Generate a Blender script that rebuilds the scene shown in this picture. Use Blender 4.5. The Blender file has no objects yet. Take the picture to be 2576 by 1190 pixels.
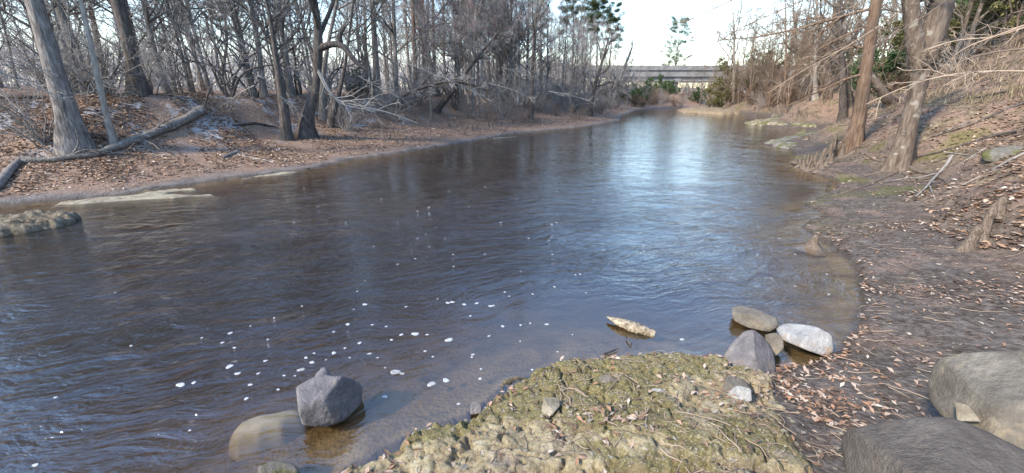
import bpy, math, random
import numpy as np
R = math.radians
SC = bpy.context.scene
COL = SC.collection

# ------------------------------------------------------------------ camera, world, sun, exposure
CAM_H = 2.5
PITCH = R(18.7)
cd = bpy.data.cameras.new('camera'); cam = bpy.data.objects.new('camera', cd); COL.objects.link(cam)
cam.location = (0, 0, CAM_H); cam.rotation_euler = (R(90) - PITCH, 0, 0)
cd.sensor_width = 36; cd.lens = 36 * 1050 / 2576; cd.clip_start = .05; cd.clip_end = 3000
SC.camera = cam
SUN_EL, SUN_AZ = R(38), R(-128)          # azimuth from +Y, clockwise: the sun stands to the left
sdir = np.array([math.sin(SUN_AZ) * math.cos(SUN_EL), math.cos(SUN_AZ) * math.cos(SUN_EL), math.sin(SUN_EL)])
world = bpy.data.worlds.new('World'); SC.world = world; world.use_nodes = True
wn = world.node_tree
sky = wn.nodes.new('ShaderNodeTexSky'); sky.sky_type = 'NISHITA'; sky.sun_disc = False
sky.sun_elevation = SUN_EL; sky.sun_rotation = SUN_AZ; sky.air_density = 1.5; sky.dust_density = 0.3; sky.ozone_density = 4.0
bg = wn.nodes['Background']; bg.inputs['Strength'].default_value = 0.15
hs = wn.nodes.new('ShaderNodeHueSaturation'); hs.inputs['Saturation'].default_value = .95; wn.links.new(sky.outputs[0], hs.inputs['Color']); tint = wn.nodes.new('ShaderNodeMix'); tint.data_type = 'RGBA'; tint.blend_type = 'MULTIPLY'; tint.inputs[0].default_value = 1; tint.inputs[7].default_value = (.97, .98, 1.03, 1)          # white balance of the hazy sky
wn.links.new(hs.outputs[0], tint.inputs[6]); wn.links.new(tint.outputs[2], bg.inputs['Color'])
sl = bpy.data.lights.new('sun', 'SUN'); sl.energy = 2.5; sl.angle = R(6.0); sl.color = (1, .86, .70)
so = bpy.data.objects.new('sun', sl); COL.objects.link(so)
from mathutils import Vector
so.rotation_euler = Vector(sdir).to_track_quat('Z', 'Y').to_euler()
SC.view_settings.view_transform = 'Standard'; SC.view_settings.look = 'None'
SC.view_settings.exposure = 1.68; SC.view_settings.gamma = 1
SC.cycles.use_denoising = True
SC.cycles.max_bounces = 6; SC.cycles.diffuse_bounces = 3; SC.cycles.glossy_bounces = 3
SC.cycles.transparent_max_bounces = 8; SC.cycles.caustics_reflective = False; SC.cycles.caustics_refractive = False

# ------------------------------------------------------------------ numeric helpers
def ray(px, py):
    u, v = px - 1288.0, 595.0 - py
    return np.array([u, 1050 * math.cos(PITCH) + v * math.sin(PITCH), -1050 * math.sin(PITCH) + v * math.cos(PITCH)])
def at_z(px, py, z=0.0):
    d = ray(px, py); t = (z - CAM_H) / d[2]
    return np.array([d[0] * t, d[1] * t, z])
def at_y(px, py, Y):
    d = ray(px, py); t = Y / d[1]
    return np.array([d[0] * t, Y, CAM_H + d[2] * t])
def _h(ix, iy, iz):
    n = (ix * 374761393 + iy * 668265263 + iz * 2147483647 // 7 * 3 + iz * 1274126177) & 0x7fffffff
    n = ((n ^ (n >> 13)) * 1274126177) & 0x7fffffff
    n = ((n ^ (n >> 15)) * 374761393) & 0x7fffffff
    return (n ^ (n >> 16)) & 0xffff
def vnoise(x, y, z=0.0):
    x = np.asarray(x, float); y = np.asarray(y, float); z = np.zeros_like(x) + z
    ix, iy, iz = np.floor(x).astype(np.int64), np.floor(y).astype(np.int64), np.floor(z).astype(np.int64)
    fx, fy, fz = x - ix, y - iy, z - iz
    fx, fy, fz = [f * f * f * (f * (f * 6 - 15) + 10) for f in (fx, fy, fz)]
    def c(a, b, g): return _h(ix + a, iy + b, iz + g) / 32767.5 - 1
    x00 = c(0,0,0) * (1 - fx) + c(1,0,0) * fx; x10 = c(0,1,0) * (1 - fx) + c(1,1,0) * fx
    x01 = c(0,0,1) * (1 - fx) + c(1,0,1) * fx; x11 = c(0,1,1) * (1 - fx) + c(1,1,1) * fx
    y0 = x00 * (1 - fy) + x10 * fy; y1 = x01 * (1 - fy) + x11 * fy
    return y0 * (1 - fz) + y1 * fz
def fbm(x, y, z=0.0, o=4, g=.5, ridge=False):
    s, a, f, tot = 0, 1, 1, 0
    for k in range(o):
        n = vnoise(x * f + 17.3 * k, y * f - 9.1 * k, z * f + 5.7 * k)
        if ridge: n = 1 - 2 * np.abs(n)
        s = s + a * n; tot += a; a *= g; f *= 2.03
    return s / tot
def worley(x, y, seed=0):
    ix, iy = np.floor(x).astype(np.int64), np.floor(y).astype(np.int64); d1 = np.full(x.shape, 9.); d2 = d1.copy(); cid = np.zeros(x.shape)
    for a in (-1, 0, 1):
        for b in (-1, 0, 1):
            u, v = ix + a, iy + b; px, py = u + _h(u, v, 11 + seed) / 65535, v + _h(u, v, 29 + seed) / 65535
            d = np.hypot(px - x, py - y); c = _h(u, v, 53 + seed) / 65535
            n = d < d1; d2 = np.where(n, d1, np.minimum(d2, d)); cid = np.where(n, c, cid); d1 = np.where(n, d, d1)
    return d1, d2, cid
def sst(a, b, x):
    t = np.clip((x - a) / (b - a), 0, 1); return t * t * (3 - 2 * t)

# ------------------------------------------------------------------ river outline
Lpx = [(0,515),(150,503),(300,490),(430,470),(560,452),(680,438),(780,425),(870,405),(1000,386),(1100,370),(1200,352),(1300,336),(1400,326),(1480,318),(1560,304)]
Rpx = [(1850,287),(1905,291),(1990,301),(1930,307),(1880,313),(1935,320),(2040,325),(2010,338),(1960,350),(1915,362),(1950,370),(1992,378),(2000,390),(1993,410),(2010,425),(2060,440),(2108,455),(2105,475),(2070,495),(2024,516),(2060,532),(2092,547),(2050,552),(2020,572),(2042,588),(2075,603),(2115,632),(2158,680),(2170,760),(2152,830),(2112,885),(2050,918),(1980,925),(1935,930),(1870,915),(1790,905),(1700,903),(1600,899),(1500,903),(1440,920),(1380,938),(1300,962),(1240,1005),(1190,1035),(1100,1068),(980,1120),(900,1160),(850,1190)]
Lch = [(-90.,-12.),(-45.,-1.),(-28.,4.5),(-19.,7.6)] + [tuple(at_z(*p)[:2]) for p in Lpx] + [(14.,56.),(20.,72.),(24.,82.),(30.,90.),(44.,96.),(70.,103.),(139.,108.)]
Rch = [(139.,96.),(70.,92.),(50.,86.),(40.,81.),(34.,76.),(31.5,69.)] + [tuple(at_z(*p)[:2]) for p in Rpx] + [(-1.6,1.55),(-2.6,.7),(-5.,-1.2),(-12.,-5.),(-40.,-17.),(-90.,-34.)]
LC, RC = np.array(Lch), np.array(Rch)
POLY = np.vstack([LC, RC])
def chain_dist(x, y, C):
    best = np.full(x.shape, 1e9)
    for a, b in zip(C[:-1], C[1:]):
        ex, ey = b[0] - a[0], b[1] - a[1]; l2 = ex * ex + ey * ey + 1e-9
        t = np.clip(((x - a[0]) * ex + (y - a[1]) * ey) / l2, 0, 1)
        best = np.minimum(best, (x - a[0] - t * ex) ** 2 + (y - a[1] - t * ey) ** 2)
    return np.sqrt(best)
def inside(x, y, P):
    r = np.zeros(x.shape, bool); n = len(P)
    for i in range(n):
        x1, y1 = P[i]; x2, y2 = P[(i + 1) % n]
        if y1 == y2: continue
        c = ((y1 > y) != (y2 > y)) & (x < (x2 - x1) * (y - y1) / (y2 - y1) + x1)
        r ^= c
    return r
def fields(x, y):
    x = np.asarray(x, float); y = np.asarray(y, float)
    dl, dr = chain_dist(x, y, LC), chain_dist(x, y, RC)
    return dl, dr, inside(x, y, POLY)
def ground(x, y, detail=True):
    x = np.asarray(x, float); y = np.asarray(y, float)
    dl, dr, ins = fields(x, y)
    n1 = fbm(x * .22, y * .22, 3.1, 3); n2 = fbm(x * .9, y * .9, 7.7, 3)
    # left bank: sloping beach, then a scarp up to the flat wood
    d = dl
    near = sst(-6, -12, x) * sst(30, 12, y)          # scarp is steeper at the left edge
    hl = .05 + .17 * np.minimum(d, 4.6) + (1.55 + .3 * n1) * sst(4.0 - 1.0 * near, 8.6 - 2.2 * near, d + .8 * n1) + .012 * np.maximum(d - 8, 0) * (1 + n1)
    hl = hl + .10 * n2 * sst(.5, 4, d)
    # right bank: muddy apron then a hillside
    d = dr
    s = sst(1.0, 6.0, x - .15 * y) * .85 + .15
    hr = .035 + .19 * np.minimum(d, 2.6) + s * .66 * np.clip(d - 1.8 + .8 * n1, 0, 12) + .05 * np.maximum(d - 16, 0)
    hr = hr + .07 * n2 * sst(.3, 3, d) + .16 * fbm(x * .8 + .3 * y, y * .5, 81., 3, ridge=True) * sst(2.2, 5, d) * s + .05 * fbm(x * 2.6, y * 2.2, 85., 3, ridge=True) * sst(1.5, 3.5, d)
    hr = hr * (1 - .25 * sst(45, 60, y)) - .35 * sst(2.0, 1.4, x) * sst(4.2, 3.6, y) * sst(.75, .3, d)
    depth = np.minimum(dl, dr)
    hb = -.02 - np.minimum(.24 * depth, .36) - .20 * np.clip(depth - 1.6, 0, 5) + .08 * n2 * sst(.3, 2, depth)
    hh = np.where(ins, hb, np.where(dl < dr, hl, hr))
    if detail:
        hh = hh + .06 * fbm(x * 2.2, y * 2.2, 66., 3) * np.exp(-(depth / .6) ** 2)
        hh = hh + sst(.0, .5, np.where(ins, 1, depth)) * .02 * fbm(x * 4, y * 4, 1.3, 3)
    return hh
def gz(x, y): return float(ground(np.array([x]), np.array([y]))[0])
def on_ground(px, py):
    d = ray(px, py); d = d / math.hypot(d[0], d[1])
    t = np.geomspace(.8, 260, 1500)
    z = CAM_H + d[2] * t; g = np.maximum(ground(d[0] * t, d[1] * t), -.02)
    k = np.argmax(z < g)
    if z[k] >= g[k]: k = len(t) - 1
    return np.array([d[0] * t[k], d[1] * t[k], max(g[k], z[k]) if False else g[k]])

# ------------------------------------------------------------------ object helpers
def tag(o, label=None, cat=None, group=None, kind=None):
    if label: o['label'] = label
    if cat: o['category'] = cat
    if group: o['group'] = group
    if kind: o['kind'] = kind
    return o
def empty(name, loc=(0, 0, 0)):
    o = bpy.data.objects.new(name, None); COL.objects.link(o); o.location = loc; o.empty_display_size = .2
    return o
class MB:
    def __init__(s): s.v = []; s.q = []; s.t = []; s.n = 0; s.at = []
    def add(s, v, quads=None, tris=None, a=None):
        v = np.asarray(v, float).reshape(-1, 3)
        if quads is not None and len(quads): s.q.append(np.asarray(quads, np.int64).reshape(-1, 4) + s.n)
        if tris is not None and len(tris): s.t.append(np.asarray(tris, np.int64).reshape(-1, 3) + s.n)
        s.v.append(v); s.at.append(np.zeros(len(v)) if a is None else np.asarray(a, float).reshape(-1)); s.n += len(v)
    def mesh(s, name, mat, smooth=True, attr=None):
        m = bpy.data.meshes.new(name)
        V = np.vstack(s.v); m.vertices.add(len(V)); m.vertices.foreach_set('co', V.ravel())
        Q = np.vstack(s.q) if s.q else np.zeros((0, 4), np.int64); T = np.vstack(s.t) if s.t else np.zeros((0, 3), np.int64)
        L = np.concatenate([Q.ravel(), T.ravel()]); m.loops.add(len(L)); m.loops.foreach_set('vertex_index', L.astype(np.int32))
        st = np.concatenate([np.arange(len(Q)) * 4, len(Q) * 4 + np.arange(len(T)) * 3]).astype(np.int32)
        m.polygons.add(len(st)); m.polygons.foreach_set('loop_start', st)
        m.polygons.foreach_set('use_smooth', np.full(len(st), smooth))
        if attr:
            A = m.attributes.new(attr, 'FLOAT', 'POINT'); A.data.foreach_set('value', np.concatenate(s.at).astype(np.float32))
        m.materials.append(mat); m.update(calc_edges=True); m.validate()
        return m
    def build(s, name, mat, parent=None, smooth=True, attr=None, off=None):
        if off is not None: s.v = [v - np.asarray(off) for v in s.v]
        o = bpy.data.objects.new(name, s.mesh(name, mat, smooth, attr)); COL.objects.link(o)
        if parent is not None: o.parent = parent
        elif off is not None: o.location = off
        return o
def nrm(a): return a / (np.linalg.norm(a, axis=-1, keepdims=True) + 1e-12)
def tubes(mb, P, r, S):
    """P (B,K,3), r (B,K): B tubes of K rings with S sides"""
    P = np.asarray(P, float); r = np.asarray(r, float)
    if P.ndim == 2: P = P[None]; r = r[None]
    B, K, _ = P.shape
    T = nrm(np.gradient(P, axis=1)); m = nrm(P[:, -1] - P[:, 0])
    ref = np.where(np.abs(m[:, 2:3]) > .75, np.array([[1., .13, 0]]), np.array([[.1, .05, 1.]]))[:, None, :]
    U = nrm(np.cross(T, ref)); W = np.cross(T, U)
    a = np.arange(S) * 2 * math.pi / S
    ring = P[:, :, None] + r[:, :, None, None] * (np.cos(a)[None, None, :, None] * U[:, :, None] + np.sin(a)[None, None, :, None] * W[:, :, None])
    b, k, s = np.meshgrid(np.arange(B), np.arange(K - 1), np.arange(S), indexing='ij')
    i0 = (b * K + k) * S; s1 = (s + 1) % S
    q = np.stack([i0 + s, i0 + s1, i0 + S + s1, i0 + S + s], -1)
    mb.add(ring.reshape(-1, 3), quads=q.reshape(-1, 4))
def resample(P, r, K):
    P = np.asarray(P, float); r = np.asarray(r, float)
    s = np.concatenate([[0], np.cumsum(np.linalg.norm(np.diff(P, axis=0), axis=1))]); s /= s[-1]
    # smooth (Catmull-like) by fine linear resampling + blur
    u = np.linspace(0, 1, K); Q = np.stack([np.interp(u, s, P[:, i]) for i in range(3)], 1); rr = np.interp(u, s, r)
    for _ in range(2): Q[1:-1] = .25 * Q[:-2] + .5 * Q[1:-1] + .25 * Q[2:]
    return Q, rr
def kids(rng, P, r, n, t0, t1, ang, lf, rr, K, wob, up, tip=.0015):
    B, Kp, _ = P.shape
    idx = np.repeat(np.arange(B), n); N = len(idx)
    t = rng.uniform(t0, t1, N); f = t * (Kp - 1); i = np.minimum(f.astype(int), Kp - 2); fr = (f - i)[:, None]
    base = P[idx, i] * (1 - fr) + P[idx, i + 1] * fr
    tan = nrm(P[idx, i + 1] - P[idx, i]); rad = r[idx, i] * (1 - fr[:, 0]) + r[idx, i + 1] * fr[:, 0]
    L0 = np.linalg.norm(np.diff(P, axis=1), axis=2).sum(1)[idx]
    perp = rng.normal(size=(N, 3)); perp -= (perp * tan).sum(1, keepdims=True) * tan; perp = nrm(perp)
    a = rng.uniform(ang[0], ang[1], N)[:, None]
    d = nrm(tan * np.cos(a) + perp * np.sin(a) + np.array([0, 0, up * 1.5]))
    L = L0 * lf * (1.15 - .75 * t) * rng.uniform(.55, 1.35, N)
    pts = [base]
    for k in range(K - 1):
        pts.append(pts[-1] + d * (L / (K - 1))[:, None])
        d = nrm(d + rng.normal(size=(N, 3)) * wob + np.array([0, 0, up]))
    Q = np.stack(pts, 1); r0 = np.minimum(rad * rr, L * .03 + .002)
    R_ = r0[:, None] * np.linspace(1, .35, K)[None] + tip * 0; R_ = np.maximum(R_, tip)
    return Q, R_
def rnd(seed): return np.random.default_rng(seed)

# ------------------------------------------------------------------ material helpers
class G:
    def __init__(s, name):
        s.m = bpy.data.materials.new(name); s.m.use_nodes = True; s.t = s.m.node_tree; s.N = s.t.nodes
        s.b = s.N['Principled BSDF']; s.out = s.N['Material Output']; s.co = s.N.new('ShaderNodeTexCoord').outputs['Object']
    def lk(s, a, b): s.t.links.new(a, b)
    def val(s, sock, v):
        if hasattr(v, 'links') or isinstance(v, bpy.types.NodeSocket): s.lk(v, sock)
        else: sock.default_value = v if not (isinstance(v, tuple) and len(v) == 3 and sock.type == 'RGBA') else (*v, 1)
    def mapv(s, sc=(1, 1, 1), rot=(0, 0, 0), src=None):
        if any(rot):
            n = s.N.new('ShaderNodeMapping'); s.lk(src or s.co, n.inputs[0]); n.inputs['Rotation'].default_value = rot; src = n.outputs[0]
        n = s.N.new('ShaderNodeMapping'); s.lk(src or s.co, n.inputs[0]); n.inputs['Scale'].default_value = sc
        return n.outputs[0]
    def noise(s, scale, detail=4, rough=.55, vec=None, dist=0.0, out=0):
        n = s.N.new('ShaderNodeTexNoise'); s.lk(vec or s.co, n.inputs['Vector']); n.inputs['Scale'].default_value = scale
        n.inputs['Detail'].default_value = detail; n.inputs['Roughness'].default_value = rough; n.inputs['Distortion'].default_value = dist
        return n.outputs[out]
    def voro(s, scale, vec=None, feat='F1', out='Distance', rand=1):
        n = s.N.new('ShaderNodeTexVoronoi'); n.feature = feat; s.lk(vec or s.co, n.inputs['Vector']); n.inputs['Scale'].default_value = scale
        n.inputs['Randomness'].default_value = rand
        return n.outputs[out]
    def ramp(s, f, stops):
        n = s.N.new('ShaderNodeValToRGB'); s.lk(f, n.inputs[0]); e = n.color_ramp.elements
        while len(e) < len(stops): e.new(.5)
        for k, (p, c) in enumerate(stops):
            e[k].position = p; e[k].color = (*c, 1) if isinstance(c, tuple) else (c, c, c, 1)
        return n.outputs[0]
    def mix(s, f, a, b, mode='MIX'):
        n = s.N.new('ShaderNodeMix'); n.data_type = 'RGBA'; n.blend_type = mode
        s.val(n.inputs[0], f); s.val(n.inputs[6], a); s.val(n.inputs[7], b); return n.outputs[2]
    def math(s, op, a, b=None, c=None, clamp=False):
        n = s.N.new('ShaderNodeMath'); n.operation = op; n.use_clamp = clamp; s.val(n.inputs[0], a)
        if b is not None: s.val(n.inputs[1], b)
        if c is not None: s.val(n.inputs[2], c)
        return n.outputs[0]
    def rng(s, v, a, b, c=0.0, d=1.0):
        n = s.N.new('ShaderNodeMapRange'); n.interpolation_type = 'SMOOTHSTEP'; s.val(n.inputs[0], v)
        for k, x in enumerate((a, b, c, d)): n.inputs[k + 1].default_value = x
        return n.outputs[0]
    def attr(s, name, out='Fac'):
        n = s.N.new('ShaderNodeAttribute'); n.attribute_name = name; return n.outputs[out]
    def bump(s, h, strength=.5, dist=.02, nin=None):
        n = s.N.new('ShaderNodeBump'); s.val(n.inputs['Height'], h); n.inputs['Strength'].default_value = strength; n.inputs['Distance'].default_value = dist
        if nin is not None: s.lk(nin, n.inputs['Normal'])
        return n.outputs[0]
    def done(s, col, rough=.85, nor=None, spec=.25):
        s.val(s.b.inputs['Base Color'], col); s.val(s.b.inputs['Roughness'], rough); s.b.inputs['Specular IOR Level'].default_value = spec
        if nor is not None: s.lk(nor, s.b.inputs['Normal'])
        return s.m

def bark(name, c0, c1, c2, sc=1.0, zst=.22, patch=None):
    g = G(name); v = g.mapv((1, 1, zst))
    f = g.noise(14 * sc, 6, .65, v); f2 = g.noise(1.3 * sc, 3, .5)
    col = g.ramp(f, [(.32, c0), (.52, c1), (.7, c2)])
    col = g.mix(g.rng(f2, .35, .7, 0, .55), col, g.mix(.5, col, c2))
    if patch: col = g.mix(g.rng(g.noise(3.2, 4, .6), .58, .66, 0, .8), col, patch)
    h = g.math('ADD', f, g.math('MULTIPLY', g.voro(22 * sc, v), .6))
    return g.done(col, .9, g.bump(h, .9, .02), .15)
def plain(name, c0, c1, sc=6, rough=.85, bstr=.3):
    g = G(name); f = g.noise(sc, 4, .6)
    return g.done(g.ramp(f, [(.35, c0), (.65, c1)]), rough, g.bump(f, bstr, .01), .15)
def per_obj(name, c0, c1, rough=.85):     # twigs: hue varies from tree to tree and along the crown
    g = G(name); oi = g.N.new('ShaderNodeObjectInfo').outputs['Random']
    f = g.math('ADD', g.math('MULTIPLY', oi, .6), g.math('MULTIPLY', g.noise(.35, 2), .45), clamp=True)
    return g.done(g.ramp(f, [(.15, c0), (.85, c1)]), rough, None, .15)
M = {}
M['bark_grey'] = bark('bark_grey', (.055,.048,.042), (.155,.14,.127), (.29,.27,.25))
M['bark_dark'] = bark('bark_dark', (.025,.021,.019), (.075,.064,.057), (.16,.142,.128))
M['bark_brown'] = bark('bark_brown', (.07,.045,.031), (.155,.105,.073), (.25,.185,.135), 1.5, .12)
M['bark_tan'] = bark('bark_tan', (.05,.038,.03), (.13,.10,.078), (.23,.19,.15), 1.0, .2, (.29,.27,.23))
M['bark_pale'] = bark('bark_pale', (.13,.115,.098), (.26,.235,.2), (.4,.37,.33))
M['twig_grey'] = per_obj('twig_grey', (.22,.205,.19), (.46,.44,.42))
M['twig_dull'] = per_obj('twig_dull', (.17,.155,.14), (.32,.30,.275))
M['twig_tan'] = per_obj('twig_tan', (.15,.11,.078), (.33,.26,.195))
M['twig_white'] = per_obj('twig_white', (.20,.19,.175), (.33,.315,.29))
M['twig_brown'] = per_obj('twig_brown', (.10,.075,.06), (.24,.19,.15))
M['bud_red'] = per_obj('bud_red', (.20,.055,.06), (.34,.12,.12))
def leafmat(name, stops, trans=0.25):
    g = G(name); a = g.attr('tone'); col = g.ramp(a, stops); g.done(col, .75, None, .2)
    d = g.N.new('ShaderNodeBsdfTranslucent'); g.lk(col, d.inputs[0]); mx = g.N.new('ShaderNodeMixShader'); mx.inputs[0].default_value = trans
    g.lk(g.b.outputs[0], mx.inputs[1]); g.lk(d.outputs[0], mx.inputs[2]); g.lk(mx.outputs[0], g.out.inputs[0]); return g.m
M['needles'] = leafmat('needles', [(0, (.022,.035,.016)), (.5, (.05,.075,.03)), (1, (.11,.135,.055))])
M['leaves_olive'] = leafmat('leaves_olive', [(0, (.06,.06,.025)), (.5, (.13,.13,.05)), (1, (.24,.225,.09))])
M['leaves_green'] = leafmat('leaves_green', [(0, (.025,.05,.02)), (.5, (.06,.11,.04)), (1, (.13,.19,.07))])
M['leaves_dry'] = leafmat('leaves_dry', [(0, (.10,.055,.035)), (.5, (.20,.12,.075)), (1, (.33,.22,.14))])
M['air_moss'] = leafmat('air_moss', [(0, (.13,.13,.11)), (1, (.27,.27,.235))])
M['litter'] = leafmat('litter', [(0, (.075,.055,.045)), (.3, (.16,.105,.075)), (.5, (.28,.175,.11)), (.72, (.38,.25,.16)), (.88, (.46,.36,.26)), (1, (.58,.52,.44))], .1)
M['litter_near'] = leafmat('litter_near', [(0, (.08,.055,.042)), (.3, (.19,.12,.08)), (.5, (.34,.19,.11)), (.62, (.36,.26,.19)), (.85, (.38,.29,.22)), (1, (.48,.42,.34))], .1)

# ------------------------------------------------------------------ ground
def axis(parts):
    out = []
    for a, b, s in parts: out += list(np.arange(a, b, s))
    return np.array(out)
GX = axis([(-900,-200,60),(-200,-60,6),(-60,-30,1.2),(-30,-18,.35),(-18,-2,.14),(-2,9,.06),(9,18,.11),(18,40,.4),(40,90,1.5),(90,240,8),(240,900.1,60)])
GY = axis([(-300,-60,30),(-60,-8,3),(-8,0,.5),(0,7,.06),(7,24,.12),(24,50,.3),(50,130,1),(130,260,6),(260,1400.1,80)])
def grid_mesh(name, X, Y, Z, mat, attrs):
    nx, ny = len(X), len(Y); xx, yy = np.meshgrid(X, Y)
    i = np.arange((ny - 1) * nx).reshape(ny - 1, nx)[:, :-1].ravel()
    q = np.stack([i, i + 1, i + nx + 1, i + nx], 1)
    mb = MB(); mb.add(np.stack([xx.ravel(), yy.ravel(), Z.ravel()], 1), quads=q)
    o = mb.build(name, mat)
    for k, a in attrs.items():
        A = o.data.attributes.new(k, 'FLOAT', 'POINT'); A.data.foreach_set('value', a.ravel().astype(np.float32))
    return o
xx, yy = np.meshgrid(GX, GY)
DL, DR, INS = fields(xx, yy)
ZG = ground(xx, yy)
side = np.where(DL < DR, 0.0, 1.0)
shore = np.where(INS, -np.minimum(DL, DR), np.minimum(DL, DR))
g = G('earth')
sh = g.attr('shore'); sd = g.attr('bank')
nb = g.noise(.9, 5, .6); nf = g.noise(14, 6, .7); nm = g.noise(3.5, 5, .6)
lit_ = g.ramp(g.noise(40, 4, .8), [(.35, (.07,.05,.04)), (.5, (.17,.12,.09)), (.62, (.30,.23,.18)), (.75, (.42,.35,.28))])
mud = g.ramp(nf, [(.3, (.035,.027,.021)), (.47, (.078,.064,.053)), (.6, (.13,.11,.093)), (.75, (.25,.22,.19))])
mud = g.mix(g.rng(nm, .45, .65, 0, .5), mud, (.135,.12,.108)); mud = g.mix(g.rng(g.noise(1.4, 6, .75), .5, .62, 0, .75), mud, lit_)
lit = g.ramp(g.noise(19, 5, .75), [(.3, (.065,.05,.042)), (.45, (.15,.105,.08)), (.56, (.26,.18,.13)), (.72, (.37,.28,.21))])
sand = g.ramp(nm, [(.3, (.20,.19,.185)), (.6, (.36,.35,.345))])
left = g.mix(g.rng(g.math('ADD', sh, nb), .55, 1.2), g.mix(.2, mud, sand), lit)
left = g.mix(g.math('MULTIPLY', g.rng(nb, .52, .62), g.attr('scarp')), left, sand)
drygrass = g.ramp(g.noise(6, 8, .8), [(.32, (.045,.033,.024)), (.46, (.12,.09,.06)), (.56, (.20,.16,.105)), (.7, (.38,.33,.23))])
moss = g.ramp(nf, [(.35, (.06,.065,.02)), (.65, (.17,.165,.05))])
right = g.mix(g.rng(g.math('ADD', sh, g.math('MULTIPLY', nb, 3.0)), 2.6, 4.4), mud, g.mix(g.rng(nb, .45, .6), lit, drygrass))
right = g.mix(g.rng(g.noise(2.2, 6, .75), .5, .6, 0, .6), right, g.mix(nf, (.035,.026,.02), (.10,.078,.06)))
right = g.mix(g.math('MULTIPLY', g.rng(g.noise(.55, 4, .6), .55, .66, 0, .7), g.attr('mossy')), right, moss)
bed = g.ramp(nm, [(.3, (.075,.058,.034)), (.6, (.19,.15,.085))])
land = g.mix(sd, left, right)
land = g.mix(g.rng(sh, -.02, .12), g.mix(.55, land, (.04,.033,.028)), land)      # wet edge
col = g.mix(g.rng(sh, -.10, .0), bed, land)
gb = g.bump(g.math('ADD', nf, g.math('MULTIPLY', g.voro(26), .5)), .9, .03)
M['earth'] = g.done(col, .93, gb, .12)
scarp = sst(2.5, 4.5, DL) * sst(11, 7, DL) * sst(-3, -9, xx) * (1 - side)
mossy = sst(6, 12, yy) * side * sst(9, 1, DR)
gr = grid_mesh('ground', GX, GY, ZG, M['earth'], {'shore': shore, 'bank': side, 'scarp': scarp, 'mossy': mossy})
tag(gr, kind='structure')

# ------------------------------------------------------------------ water
WX = axis([(-120,-30,6),(-30,-12,.3),(-12,6,.075),(6,16,.12),(16,60,.6),(60,140.1,8)])
WY = axis([(-40,-3,2),(-3,1,.3),(1,9,.07),(9,20,.12),(20,60,.45),(60,300.1,8)])
wx, wy = np.meshgrid(WX, WY)
dlw, drw = chain_dist(wx, wy, LC), chain_dist(wx, wy, RC)
def bloom(px, py, rx, ry):
    c = at_z(px, py); return np.exp(-(((wx - c[0]) / rx) ** 2 + ((wy - c[1]) / ry) ** 2))
calm = np.clip(bloom(1500, 830, 1.9, 1.3) + bloom(1320, 1000, .8, .8) + .6 * bloom(1000, 1130, 1, .5) + .8 * sst(1.8, .2, drw) * sst(4, 8, wy) + .9 * sst(1.8, .3, dlw) + .7 * sst(40, 55, wy), 0, 1)
rip = 1 - .9 * calm
rip = rip * (.75 + .5 * sst(-.3, .4, fbm(wx * .35, wy * .35, 9.0, 2)))
def rot(x, y, a): c, s = math.cos(a), math.sin(a); return c * x + s * y, -s * x + c * y
u1, v1 = rot(wx, wy, R(28)); u2, v2 = rot(wx, wy, R(-8))
wz = .002 * fbm(u1 * 1.1, v1 * 3.6, 2.0, 3) * rip + .0012 * fbm(u2 * 1.2, v2 * 5, 8.0, 2) * rip
bc = at_z(845, 1050)                                 # wake around the boulder
rr_ = np.hypot(wx - bc[0], wy - bc[1])
wz += .010 * np.exp(-((rr_ - .62) / .07) ** 2) * sst(-.5, .5, (wx - bc[0]) * .5 + (wy - bc[1]))
wz += .006 * np.exp(-((rr_ - .85) / .07) ** 2) * sst(-.5, .5, (wx - bc[0]) * .8 + (wy - bc[1]))
g = G('river_water')
rp = g.attr('ripple')
warp = g.N.new('ShaderNodeVectorMath'); warp.operation = 'MULTIPLY_ADD'
g.lk(g.noise(.7, 3, .5, out=1), warp.inputs[0]); warp.inputs[1].default_value = (.9, .9, 0); g.lk(g.co, warp.inputs[2])
w0 = warp.outputs[0]
a1 = g.noise(1.0, 3, .55, g.mapv((.8, 3.5, 1), (0, 0, R(-14)), w0), .3)
a2 = g.noise(1.0, 3, .6, g.mapv((3.5, 14, 1), (0, 0, R(-24)), w0), .6)
a3 = g.noise(1.0, 2, .5, g.mapv((9, 22, 1), (0, 0, R(6)), w0), .4)
hgt = g.math('ADD', g.math('MULTIPLY', a1, 1.9), g.math('ADD', g.math('MULTIPLY', a2, .62), g.math('MULTIPLY', a3, .24)))
hgt = g.math('MULTIPLY', hgt, rp)
dist_ = g.N.new('ShaderNodeSeparateXYZ'); g.lk(g.co, dist_.inputs[0])
a4 = g.noise(1.0, 4, .6, g.mapv((.6, 4.2, 1), (0, 0, R(-4)), w0), .3)
far_ = g.rng(dist_.outputs[1], 6, 17, 0, 1)
hgt = g.math('ADD', g.math('MULTIPLY', hgt, g.math('SUBTRACT', 1.0, g.math('MULTIPLY', far_, .8))), g.math('MULTIPLY', g.math('MULTIPLY', a4, g.rng(rp, 0, 1, .45, .95)), far_))
bmp = g.bump(hgt, 1.0, .027)
for n in (g.b,): g.N.remove(n)
fr = g.N.new('ShaderNodeFresnel'); fr.inputs['IOR'].default_value = 2.25; g.lk(bmp, fr.inputs['Normal'])
gl = g.N.new('ShaderNodeBsdfGlossy'); gl.inputs['Roughness'].default_value = .025; gl.inputs['Color'].default_value = (.97, .98, 1, 1); g.lk(bmp, gl.inputs['Normal'])
tr = g.N.new('ShaderNodeBsdfTransparent'); tr.inputs[0].default_value = (.96, .93, .88, 1)
mk = g.N.new('ShaderNodeBsdfDiffuse'); mk.inputs[0].default_value = (.12, .075, .038, 1)          # silt in the water
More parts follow.
